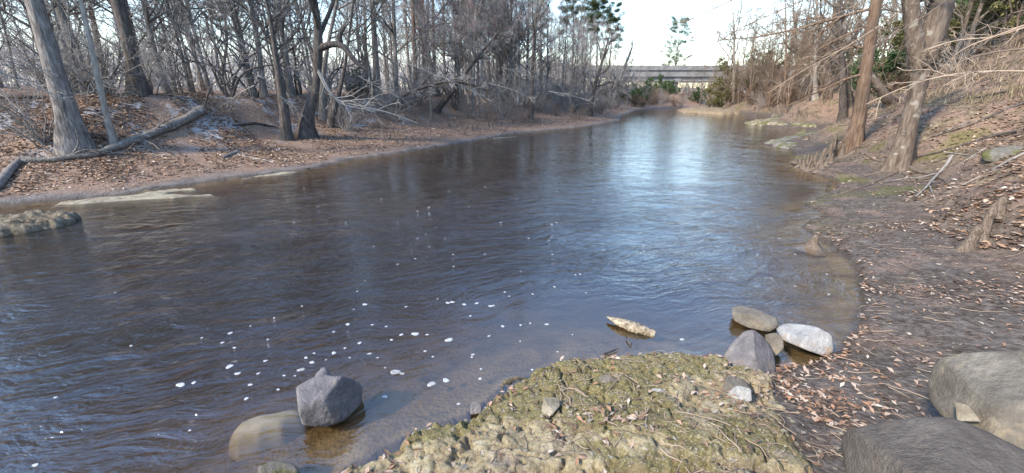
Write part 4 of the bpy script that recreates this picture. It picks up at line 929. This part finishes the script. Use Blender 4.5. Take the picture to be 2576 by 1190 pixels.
j, i = np.nonzero(k4); a = j * nx + i; q = np.stack([a, a + 1, a + nx + 1, a + nx], 1); u, inv = np.unique(q, return_inverse=True); q = inv.reshape(-1, 4)
V = np.stack([x.ravel()[u], y.ravel()[u], z.ravel()[u]], 1); LEDGE = (X, Y, z, d)
mossv = (sst(-.35, .35, fbm(x * 1.4, y * 1.4, 44., 4) + .5 * (y - 2.3)) * sst(.0, .12, d)).ravel()[u]
cav = np.clip((med * .6 + rid * .5 - .9 * sst(.25, .5, pits)) * .5 + .5, 0, 1).ravel()[u]
g = G('ledge_limestone'); ms = g.attr('tone'); f = g.noise(7, 8, .72); f2 = g.noise(34, 6, .75); f3 = g.noise(2.3, 4, .6)
col = g.ramp(f, [(.30, (.13,.10,.065)), (.42, (.28,.235,.145)), (.52, (.42,.35,.20)), (.62, (.54,.47,.31)), (.75, (.66,.64,.56))])
col = g.mix(g.rng(f3, .55, .68, 0, .7), col, g.ramp(f2, [(.3, (.19,.16,.14)), (.7, (.42,.38,.34))]))
mo = g.ramp(f2, [(.3, (.07,.063,.025)), (.5, (.17,.15,.05)), (.7, (.31,.28,.11))])
mf = g.rng(g.math('ADD', g.math('MULTIPLY', ms, .4), g.math('MULTIPLY', g.noise(9, 9, .85), .95)), .62, .74, 0, .85)
col = g.mix(mf, col, mo); col = g.mix(g.rng(g.noise(75, 3, .8), .56, .64, 0, .75), col, (.60,.56,.46)); col = g.mix(g.rng(g.noise(48, 5, .85), .40, .33, 0, .8), col, (.07,.055,.04)); col = g.mix(g.rng(g.noise(3.1, 5, .7, dist=.5), .56, .63, 0, .5), col, (.27,.19,.12)); col = g.mix(g.rng(g.noise(2.1, 7, .75, dist=.8),   .54, .64, 0, .35), col, g.ramp(g.noise(60, 5, .85), [(.35, (.06,.048,.042)), (.52, (.17,.14,.125)), (.68, (.36,.32,.30))])); col = g.mix(.22, col, (.10,.07,.035))
col = g.mix(g.rng(g.voro(30, g.mapv((1, 1, .3)), 'F1'), .08, .16, .9, 0), col, g.mix(g.rng(g.noise(50, 0), .45, .55), (.5,.46,.4), (.2,.13,.09)))
wet = g.N.new('ShaderNodeSeparateXYZ'); g.lk(g.co, wet.inputs[0])
col = g.mix(g.rng(wet.outputs[2], .03, .11, .8, 0), col, (.06,.05,.035))
h = g.math('ADD', g.math('MULTIPLY', f, 1.2), g.math('MULTIPLY', f2, .8))
M['ledge'] = g.done(col, .92, g.bump(h, 1.0, .035), .15)
mb = MB(); mb.add(V, quads=q, a=mossv); Vb = V.copy(); Vb[:, 2] = -.72; mb.add(Vb, quads=q[:, ::-1])
o = mb.build('rock_ledge', M['ledge'], attr='tone'); tag(o, 'broad mossy yellow limestone ledge in the foreground strewn with leaves', 'rock')
def ledge_h(px_, py_):
    X, Y, z, d = LEDGE; i = np.clip(((px_ - X[0]) / res).astype(int), 0, len(X) - 1); j = np.clip(((py_ - Y[0]) / res).astype(int), 0, len(Y) - 1)
    ok = (px_ > X[0]) & (px_ < X[-1]) & (py_ > Y[0]) & (py_ < Y[-1]); return np.where(ok & (d[j, i] > .02), z[j, i], -9)
def surf(x, y): return np.maximum(ground(x, y), ledge_h(x, y))
# stones set in the ledge
for k, (px, py, w, h, mat, lab) in enumerate([(1862, 996, 34, 22, 'white_rock', 'white-topped stone on the right end of the mossy ledge'), (1848, 975, 44, 26, 'tan_rock', 'yellow limestone lump at the right end of the mossy ledge'), (1386, 1020, 26, 30, 'shelf_rock', 'pale yellow lump on the left half of the mossy ledge'), (1652, 990, 22, 14, 'white_rock', 'small white broken stone in the middle of the mossy ledge'), (1530, 955, 26, 12, 'tan_rock', 'tan lump near the water edge of the mossy ledge'), (1440, 1048, 18, 12, 'shelf_rock', 'small pale stone left of the ledge middle')]):
    rk = rnd(50 + k); aa = np.sort(rk.uniform(0, 6.28, 6)); aa = aa + (np.linspace(0, 5.2, 6) - aa) * .6
    p = [(px + w * math.cos(a) * rk.uniform(.8, 1.15), py + h * math.sin(a) * rk.uniform(.8, 1.15)) for a in aa]
    rock_px('stone', p, py + h * .6, 50 + k, mat, lab, z=.26, thick=.7, noise=.17, nsc=3.5, sub=5, sharp=24, front=[(rk.uniform(-.6, .6), .5, .7, .6), (rk.uniform(-1, 1), -.2, .7, .7)], sink=.015)

# ------------------------------------------------------------------ cypress knees, stumps
def knee(x, y, h, w, seed, mat='bark_tan', name='cypress_knee', z=None, lean=(0, 0), label=None, group=None):
    rng = rnd(seed); K = 12; t = np.linspace(0, 1, K); P = np.zeros((K, 3)); P[:, 2] = (t - .12) * h * 1.12
    P[:, 0] = lean[0] * h * t + rng.normal(size=K).cumsum() * .01 * h; P[:, 1] = lean[1] * h * t + rng.normal(size=K).cumsum() * .01 * h
    r = w * ((.34 if name != 'stump' else .8) + .9 * np.exp(-t * 5) - .1 * t) * (1 + .08 * rng.normal(size=K)); r[-1] *= .35; r[-2] *= .8
    mb = MB(); tubes(mb, P, r, 12); V = mb.v[0]; c = np.repeat(P, 12, 0); d = V - c; a = np.arctan2(d[:, 1], d[:, 0])
    mb.v[0] = c + d * (1 + .16 * np.cos(a * 3 + seed) * (1.2 - (V[:, 2:3].T[0] / h)) + .18 * fbm(V[:, 0] * 12 / h * .4 + seed, V[:, 1] * 12, V[:, 2] * 6, 3))[:, None]
    o = mb.build(name, M[mat]); o.location = (x, y, gz(x, y) if z is None else z); tag(o, label, 'cypress knee', group); return o
M['knee'] = bark('knee', (.055,.042,.032), (.15,.115,.088), (.27,.22,.175), 3.5, .25)
rg = random.Random(3); kp = []
gl_ = 'row of cypress knees at the right waterline'
for k, (px, py, hpx) in enumerate([(2012,418,26),(2022,422,34),(2032,428,30),(2042,425,40),(2054,432,24),(2062,412,48),(2072,405,40),(2084,400,66),(2092,395,72),(2100,392,56),(2108,385,62),(2116,380,44),(2048,412,36),(2076,418,26),(2002,412,10),(2030,412,30),(2118,395,40),(2066,424,22),(1996,410,10),(2090,410,30)]):
    p = on_ground(px, py); hm = .82 * hpx * p[1] / ray(px, py)[1]
    knee(p[0], p[1], hm, .09 + .12 * hm, 300 + k, 'knee', lean=(rg.uniform(-.12, .12), rg.uniform(-.1, .1)), label='brown woody cypress knee in the dense row at the right waterline', group=gl_)
for k, (px, py, hpx, lab) in enumerate([(1392,372,22,None),(1398,374,18,None),(1478,360,30,None),(1408,388,0,None)]): pass
for k, (px, py, hpx) in enumerate([(893,352,22),(900,355,18),(982,352,22),(1000,360,16),(912,372,14),(925,372,16),(948,372,12),(955,375,10),(1120,345,14),(1170,340,18),(1085,355,12),(1083,332,16),(1190,330,22),(1200,325,18),(1230,318,24),(1240,322,20),(1262,318,22),(1290,312,20),(1130,318,14),(1022,352,18)]):
    p = on_ground(px, py); hm = .6 * hpx * p[1] / ray(px, py)[1]
    knee(p[0], p[1], hm, .07 + .14 * hm, 340 + k, 'bark_dark', lean=(rg.uniform(-.12, .12), 0), label='dark stubby cypress knee poking out of the leafy left beach', group='cypress knees on the left beach')
for k in range(26):
    px = rg.uniform(1840, 2030); p = on_ground(px, 262 + (px - 1840) * .16 + rg.uniform(0, 12)); hm = rg.uniform(.35, .8)
    knee(p[0], p[1], hm, .12, 380 + k, 'knee', label='small brown cypress knee along the far right shore', group='cypress knees along the far right shore')
p = at_z(2046, 622); knee(p[0], p[1], .26, .20, 401, 'knee', z=-.02, label='stubby wet cypress knee standing in the water off the right shore')
for k, (px, py, hpx, w, lean, lab) in enumerate([(2425, 630, 66, .085, (.25, 0), 'mossy leaning stump on the mud, nearer of the pair'), (2462, 605, 95, .07, (.2, .1), 'taller gnarled stump right behind the nearer stump on the mud'), (2505, 545, 50, .09, (.1, 0), 'grey woody knob above the pair of stumps')]):
    p = on_ground(px, py); hm = hpx * p[1] / ray(px, py)[1]
    knee(p[0], p[1], hm, w, 410 + k, 'knee', 'stump', lean=lean, label=lab)['category'] = 'stump'

# ------------------------------------------------------------------ logs, branches, roots
def log_px(name, pts, label, mat='bark_grey', dz=0.0, K=24, kidsn=0, seed=1, cat='log', S=12, flat=None, km=None, jit=.1):
    W = []; rad = []
    for p in pts:
        b = on_ground(p[0], p[1]) if len(p) < 4 else at_y(p[0], p[1], p[3])
        m = b[1] / ray(p[0], p[1])[1]; rr = p[2] / 2 * m * .8; W.append(b + np.array([0, 0, rr * .7 + dz])); rad.append(rr)
    P, r = resample(W, rad, K); mb = MB(); tubes(mb, P, r, S); V = mb.v[0]; c = np.repeat(P, S, 0)
    mb.v[0] = c + (V - c) * (1 + jit * fbm(V[:, 0] * 3 + seed, V[:, 1] * 3, V[:, 2] * 3, 4) * 2)[:, None]
    for e, sgn in ((0, -1), (K - 1, 1)):
        ring = mb.v[0][e * S:(e + 1) * S]; n0 = mb.n; mb.add(np.vstack([ring, ring.mean(0)]), tris=[(i, (i + 1) % S, S) if sgn > 0 else ((i + 1) % S, i, S) for i in range(S)])
    base = P[0].copy(); root = empty(name, base); mb.build('trunk', M[mat], root, off=base)
    if kidsn:
        rng = rnd(seed); a, b = kids(rng, P[None], r[None], kidsn, .1, .98, (.5, 1.2), .22, .35, 7, .2, -.02, .006); a2, b2 = kids(rng, a, b, 3, .2, 1, (.4, 1), .5, .6, 5, .2, -.02, .004)
        mb = MB(); tubes(mb, a, b, 5); tubes(mb, a2, b2, 4); mb.build('branches', M[km or mat], root, off=base)
    tag(root, label, cat); return root
M['log_bark'] = bark('log_bark', (.045,.039,.034), (.14,.126,.11), (.28,.26,.235), 1.6, .6, (.34,.33,.31))
lg = log_px('fallen_log', [(60,412,20),(150,408,20),(250,394,21),(310,373,23),(370,351,25),(430,329,27),(480,307,29),(512,289,31)], 'long grey fallen log lying diagonally down the left bank', 'log_bark', kidsn=7, seed=3, K=60, S=16, jit=.17)
log_px('fallen_log', [(-60,520,30),(0,470,26),(28,432,22),(52,410,20)], 'bent pale lower piece of the fallen tree at the left frame edge', kidsn=5, seed=4)
p = on_ground(508, 292); Yl = p[1]
log_px('snag', [(508,288,6,Yl),(517,262,5,Yl),(524,238,5,Yl),(533,212,3,Yl)], 'thin dark stick standing upright from the raised end of the fallen log', 'bark_dark', cat='stick', S=6)
log_px('branch_debris', [(562,400,9),(580,392,10),(600,385,9)], 'short grey broken log on the leafy left beach', 'bark_grey', seed=6)
log_px('branch_debris', [(598,388,3),(622,396,3),(660,402,3),(690,410,3)], 'pale curved stick on the left beach beside the short broken log', 'twig_white', seed=7, S=6, cat='stick')
log_px('branch_debris', [(590,318,6),(640,312,8),(690,322,5)], 'dark fallen limb at the foot of the left scarp', 'bark_dark', seed=8)
log_px('driftwood', [(755,424,5,on_ground(770,424)[1]),(780,424,5,on_ground(770,424)[1])], 'short dark plank of driftwood at the left waterline', 'bark_dark', S=6)
# driftwood in the water
W = [at_z(1528, 797, .05), at_z(1560, 812, .05), at_z(1600, 826, .03), at_z(1645, 838, .0)]
P, r = resample(W, [.012, .055, .075, .06], 18); mb = MB(); tubes(mb, P, r, 12); V = mb.v[0]; c = np.repeat(P, 12, 0); dd = (V - c) * (1 + .5 * fbm(V[:, 0] * 9, V[:, 1] * 9, V[:, 2] * 20, 3))[:, None]; dd[:, 2] *= .75; mb.v[0] = c + dd
mb.add(np.vstack([mb.v[0][-12:], P[-1]]), tris=[(i, (i + 1) % 12, 12) for i in range(12)])
M['drift'] = bark('drift', (.06,.045,.03), (.27,.22,.15), (.48,.42,.31), 1.6, .5)
tag(mb.build('driftwood', M['drift']), 'weathered pale-topped piece of driftwood floating near the mossy ledge', 'driftwood')
def sticks(name, pts, rad, mat, label, z=None, cat='stick', kidsn=0, seed=1):
    W = []
    for p in pts:
        b = on_ground(p[0], p[1]); s = float(surf(np.array([b[0]]), np.array([b[1]]))[0]) if z is None else z
        if z is not None: b = at_z(p[0], p[1], z)
        W.append([b[0], b[1], s + rad * .8 + (p[2] if len(p) > 2 else 0)])
    P, r = resample(W, np.linspace(rad, rad * .4, len(W)), 14); mb = MB(); tubes(mb, P, r, 7)
    if kidsn:
        rng = rnd(seed); a, b = kids(rng, P[None], r[None], kidsn, .2, 1, (.4, 1.), .3, .6, 6, .15, 0, .003); tubes(mb, a, b, 5)
    tag(mb.build(name, M[mat]), label, cat)
sticks('floating_twig', [(1520,893),(1540,885),(1556,878)], .012, 'bark_dark', 'small twig lying on the water just off the mossy ledge', z=.01)
sticks('floating_twig', [(1588,868),(1578,858),(1575,850)], .01, 'bark_dark', 'short dark twig poking up below the driftwood', z=.01)
sticks('fallen_branch', [(2392,398),(2385,415),(2350,450),(2325,480),(2300,500)], .045, 'bark_pale', 'thick pale dead branch lying on the right bank', kidsn=4, seed=2)
sticks('fallen_branch', [(2338,470),(2345,490),(2352,505)], .02, 'bark_pale', 'short side prong below the thick pale branch')
sticks('fallen_branch', [(2375,385),(2420,390),(2470,398)], .022, 'bark_pale', 'pale curved stick above the thick pale branch')
sticks('fallen_branch', [(2480,375),(2450,392),(2400,425)], .02, 'bark_pale', 'pale weathered stick at the upper right of the mud')
sticks('fallen_branch', [(2576,330),(2500,345),(2420,368),(2340,392),(2270,405)], .04, 'bark_dark', 'long dark fallen limb running down the right bank to the forked tree')
sticks('fallen_branch', [(2576,262),(2500,292),(2450,318),(2340,352)], .045, 'bark_dark', 'upper long dark fallen limb on the right hillside')
sticks('fallen_branch', [(2440,308),(2390,330),(2330,352)], .03, 'bark_grey', 'grey split limb left of the upper dark limb')
sticks('fallen_branch', [(2576,390),(2540,405),(2480,440),(2420,470)], .03, 'bark_pale', 'weathered root-like limb near the right edge')
sticks('fallen_branch', [(2540,230),(2460,250),(2400,258),(2360,270)], .04, 'bark_dark', 'dark limb high on the right hillside')
# surface roots of the forked tree
rt_ = empty('surface_roots', on_ground(2262, 428)); ob = np.array(rt_.location)
for k, pts in enumerate([[(2262,428),(2215,452),(2160,475),(2110,492)], [(2270,432),(2300,455),(2310,480)], [(2240,430),(2190,440),(2150,452)], [(2150,382),(2110,400),(2070,432)], [(2165,385),(2200,405),(2240,412)], [(2290,425),(2340,438),(2380,455),(2450,450)]]):
    W = [on_ground(*p) + np.array([0, 0, .015]) for p in pts]; P, r = resample(W, np.linspace(.055, .015, len(W)), 14); P[:, 2] = [gz(a, b) + .01 for a, b in P[:, :2]]
    mb = MB(); tubes(mb, P, r, 8); mb.build('root', M['knee'], rt_, off=ob)
tag(rt_, 'bare gnarled roots spreading over the mud from the forked tree', 'roots')

# ------------------------------------------------------------------ fallen leaves and litter (nobody could count them)
def litter(name, n, region, L, mat, label, up=.25, seed=1, dens=None, zoff=.012, tone=None, maxd=None):
    rg = rnd(seed); x, y = region(rg, n)
    dl, dr, ins = fields(x, y); ok = ~ins
    zl = ledge_h(x, y); ok |= zl > .04
    if dens is not None: ok &= dens(x, y, dl, dr, rg)
    x, y = x[ok], y[ok]; z = surf(x, y); s2 = surf(x + .03, y); s3 = surf(x, y + .03)
    c = np.stack([x, y, z + zoff + rg.uniform(0, .01, len(x))], 1)
    mb = MB(); leaves_at(mb, c, L, rg, .42, curl=.22, up=up, tone=None if tone is None else tone(x, y, rg))
    o = mb.build(name, M[mat], attr='tone'); tag(o, label, 'leaves', kind='stuff'); return o
def band_left(rg, n):
    # points along the left shore, measured by distance from it
    seg = np.diff(LC, axis=0); ln = np.hypot(seg[:, 0], seg[:, 1]); ok = (LC[:-1, 0] > -30) & (LC[:-1, 1] < 60); p = np.where(ok, ln / np.maximum(LC[:-1, 1], 6) ** 1.0, 0); p /= p.sum()
    i = rg.choice(len(ln), n, p=p); t = rg.uniform(0, 1, n); d = rg.uniform(.3, 8.5, n); b = LC[i] + seg[i] * t[:, None]
    nx_, ny_ = -seg[i, 1] / ln[i], seg[i, 0] / ln[i]
    return b[:, 0] + nx_ * d, b[:, 1] + ny_ * d
litter('leaf_litter', 66000, band_left, .11, 'litter', 'rust-brown fallen leaves carpeting the left beach', seed=1,
       dens=lambda x, y, dl, dr, rg: (dl < dr) & (rg.uniform(0, 1, len(x)) < sst(.1, 1.2, dl + .9 * fbm(x * .8, y * .8, 5., 3))))
def near_right(rg, n):
    a = np.radians(rg.uniform(5, 56, n)); q = np.exp(rg.uniform(math.log(2.2), math.log(22), n)); return np.sin(a) * q, np.cos(a) * q
litter('leaf_litter', 40000, near_right, .06, 'litter_near', 'fallen leaves scattered over the muddy right bank', seed=2,
       dens=lambda x, y, dl, dr, rg: (dr < dl) & (rg.uniform(0, 1, len(x)) < .07 + .95 * sst(.02, .42, fbm(x * 1.1, y * 1.1, 15., 5)) + .5 * np.exp(-(dr / .12) ** 2) + .5 * sst(2.5, 5, dr)) & (ledge_h(x, y) < -1))
litter('leaf_litter', 7000, lambda rg, n: (rg.uniform(-1.8, 2.6, n), rg.uniform(.8, 3.9, n)), .055, 'litter_near', 'dead leaves lying in the hollows of the mossy ledge', seed=3,
       dens=lambda x, y, dl, dr, rg: (ledge_h(x, y) > .05) & (rg.uniform(0, 1, len(x)) < .05 + .6 * sst(.15, .5, fbm(x * 2.5, y * 2.5, 25., 3))))
litter('leaf_litter', 900, lambda rg, n: (rg.normal(2.1, .3, n), rg.normal(2.8, .45, n)), .055, 'litter_near', 'dense drift of leaves between the ledge and the muddy path', seed=4, dens=lambda x, y, dl, dr, rg: ledge_h(x, y) < -1)
litter('leaf_litter', 30000, lambda rg, n: (lambda a, q: (np.sin(a) * q, np.cos(a) * q))(np.radians(rg.uniform(20, 56, n)), np.exp(rg.uniform(math.log(9), math.log(45), n))), .12, 'litter', 'brown fallen leaves covering the right hillside', seed=6,
       dens=lambda x, y, dl, dr, rg: (dr < dl) & (dr > 1.5) & (rg.uniform(0, 1, len(x)) < .25 + sst(-.1, .35, fbm(x * .6, y * .6, 95., 3))))
# grit: small pale chips and twigs
def grit(name, n, region, rmin, rmax, mat, label, seed, cat):
    rg = rnd(seed); x, y = region(rg, n); dl, dr, ins = fields(x, y); ok = (~ins) | (ledge_h(x, y) > .04); x, y = x[ok], y[ok]; z = surf(x, y); N = len(x)
    D, F = ico(1); s = rg.uniform(rmin, rmax, N) ; sc = np.stack([s * rg.uniform(.7, 1.5, N), s * rg.uniform(.7, 1.5, N), s * .6], 1)
    V = D[None] * sc[:, None] * (1 + .25 * rg.normal(size=(N, len(D), 1))) + np.stack([x, y, z], 1)[:, None]
    mb = MB(); mb.add(V.reshape(-1, 3), tris=(F[None] + (np.arange(N) * len(D))[:, None, None]).reshape(-1, 3)); tag(mb.build(name, M[mat], smooth=False), label, cat, kind='stuff')
grit('pebbles', 1600, lambda rg, n: (rg.uniform(-1.6, 2.6, n), rg.uniform(.9, 3.8, n)), .004, .014, 'shelf_rock', 'small pale pebbles and shell bits on the mossy ledge', 5, 'pebbles')
grit('pebbles', 1000, near_right, .004, .016, 'shelf_rock', 'small pale pebbles on the muddy right bank', 6, 'pebbles')
def slope_reg(rg, n):
    a = np.radians(rg.uniform(22, 56, n)); q = np.exp(rg.uniform(math.log(8), math.log(45), n)); return np.sin(a) * q, np.cos(a) * q
def twiglitter(name, n, region, L, mat, label, seed):
    rg = rnd(seed); x, y = region(rg, n); dl, dr, ins = fields(x, y); ok = (~ins) | (ledge_h(x, y) > .04); ok &= (L < 1) | (dr > 3.4); x, y = x[ok], y[ok]; N = len(x)
    a = rg.uniform(0, 6.28, N); ll = L * rg.uniform(.3, 1.5, N); K = 5; pts = []
    cx, cy = x.copy(), y.copy()
    for k in range(K):
        pts.append(np.stack([cx, cy, surf(cx, cy) + .008], 1)); cx = cx + np.cos(a) * ll / K; cy = cy + np.sin(a) * ll / K; a = a + rg.normal(size=N) * .35
    mb = MB(); tubes(mb, np.stack(pts, 1), np.linspace(1, .5, K)[None] * (rg.uniform(.0015, .006, N) * (1 if L < 1 else 3.5))[:, None], 4); tag(mb.build(name, M[mat]), label, 'twigs', kind='stuff')
twiglitter('twig_litter', 800, near_right, .3, 'twig_tan', 'dead twigs scattered over the right bank mud', 7)
twiglitter('twig_litter', 420, slope_reg, 2.2, 'bark_dark', 'dark dead sticks lying across the right hillside', 17)
twiglitter('twig_litter', 420, slope_reg, 1.1, 'bark_tan', 'pale dead sticks lying across the right hillside', 18)
twiglitter('twig_litter', 220, lambda rg, n: (rg.uniform(-1.4, 2.4, n), rg.uniform(1., 3.7, n)), .16, 'twig_brown', 'thin dead twigs on the mossy ledge', 8)
twiglitter('twig_litter', 900, band_left, .8, 'twig_grey', 'grey dead sticks strewn on the left bank', 9)
rg = rnd(91); x, y = slope_reg(rg, 26000); dl, dr, ins = fields(x, y); ok = (~ins) & (dr < dl) & (dr > 4) & (rg.uniform(0, 1, len(x)) < .25 + sst(-.2, .4, fbm(x * .5, y * .5, 51., 3))); x, y = x[ok], y[ok]
N = len(x); z = surf(x, y); h_ = rg.uniform(.1, .4, N); a = rg.uniform(0, 6.28, N); ln_ = rg.uniform(.1, .5, N) * h_ * 2
p0 = np.stack([x, y, z - .02], 1); p2 = p0 + np.stack([np.cos(a) * ln_, np.sin(a) * ln_, h_], 1); sd_ = np.stack([-np.sin(a), np.cos(a), 0 * a], 1) * rg.uniform(.006, .014, N)[:, None]
p1 = (p0 + p2) / 2 + np.array([0, 0, .05]); V = np.stack([p0 - sd_, p0 + sd_, p1 + sd_ * .8, p1 - sd_ * .8, p2], 1); i = np.arange(N)[:, None] * 5
mb = MB(); mb.add(V.reshape(-1, 3), quads=i + np.array([[0, 1, 2, 3]]), tris=i + np.array([[3, 2, 4]]), a=np.repeat(rg.uniform(0, 1, N), 5))
M['dry_grass'] = leafmat('dry_grass', [(0, (.13,.095,.06)), (.5, (.26,.2,.125)), (1, (.42,.36,.23))])
tag(mb.build('dry_grass', M['dry_grass'], attr='tone'), 'tufts of dry straw-coloured grass covering the right hillside', 'grass', kind='stuff')

# ------------------------------------------------------------------ foam flecks and floating leaves
g = G('foam'); M['foam'] = g.done(g.ramp(g.voro(90), [(.0, (.22,.23,.235)), (.5, (.37,.38,.39))]), .6, None, .3)
def foam(px, py, w, seed, label=None, group=None, mat='foam', name='foam_patch', cat='foam', thk=.0012):
    p = at_z(px, py); m = p[1] / ray(px, py)[1]; rg = rnd(seed); S = 14; a = np.arange(S) * 2 * math.pi / S
    rr = w / 2 * m * (1 + .18 * np.cos(2 * a + rg.uniform(0, 6)) + .1 * np.cos(3 * a + rg.uniform(0, 6)) + .04 * rg.normal(size=S))
    ri = np.stack([np.cos(a) * rr, np.sin(a) * rr * .85, 0 * a], 1); V = np.vstack([ri + [0, 0, -.002], ri + [0, 0, thk], ri * .7 + [0, 0, thk * 1.3], [[0, 0, thk * 1.4]]])
    Q = [(k, (k + 1) % S, S + (k + 1) % S, S + k) for k in range(S)] + [(S + k, S + (k + 1) % S, 2 * S + (k + 1) % S, 2 * S + k) for k in range(S)]; T = [(2 * S + k, 2 * S + (k + 1) % S, 3 * S) for k in range(S)]
    mb = MB(); mb.add(V, quads=Q, tris=T); o = mb.build(name, M[mat]); o.location = p + np.array([0, 0, .002]); tag(o, label, cat, group)
fl = [(578,922,22),(598,940,16),(455,968,26),(488,963,14),(630,968,13),(668,908,12),(770,900,12),(785,912,16),(758,930,20),(840,888,15),(905,863,13),(930,890,12),(918,766,15),(875,816,14),(868,876,9),(1010,842,13),(1045,840,22),(1130,855,24),(1127,762,14),(1138,760,14),(1168,766,13),(1200,763,12),(1235,770,14),(995,936,30),(1012,940,14),(1086,966,26),(1122,957,22),(1208,953,12),(1154,1016,11),(968,998,16),(580,838,14),(560,862,10),(590,875,10),(508,850,8),(620,1003,14),(478,1083,8),(700,980,10),(1265,821,12),(1310,818,9),(1376,816,12),(1340,740,8),(1270,735,8),(1716,854,14),(1750,905,12),(1460,690,8),(1395,722,8),(840,835,8),(760,770,6),(690,800,7),(950,900,8),(880,900,8),(1190,892,10),(715,945,9),(650,940,10),(1075,842,9),(985,855,10),(1220,640,6),(1140,640,6),(1050,600,6),(940,620,6),(870,560,6),(1000,560,5),(1080,540,5),(1180,520,5),(1260,560,6),(1330,600,7),(1400,560,6),(1300,500,5),(1130,480,5),(1220,470,5),(960,500,5),(800,520,5),(740,560,6),(1390,640,6),(2080,690,7),(2000,640,6),(1960,600,6),(2050,560,6),(2010,540,5),(2085,740,7),(2000,720,7),(1940,700,6),(1905,640,6),(90,1170,16),(140,1000,10),(330,870,9)]
for k, (a, b, w) in enumerate(fl): foam(a, b, w * .8, 500 + k, 'small white oval foam fleck drifting on the dark water', 'foam flecks drifting on the river')
rg2 = random.Random(8)
for k in range(50):
    px = rg2.choice([rg2.gauss(1000, 260), rg2.gauss(1250, 200)]); py = rg2.uniform(470, 1000)
    foam(px, py, rg2.uniform(2.5, 5.5) * (.7 + py / 1300), 700 + k, 'small white oval foam fleck drifting on the dark water', 'foam flecks drifting on the river') if inside(np.array([at_z(px, py)[0]]), np.array([at_z(px, py)[1]]), POLY)[0] else None
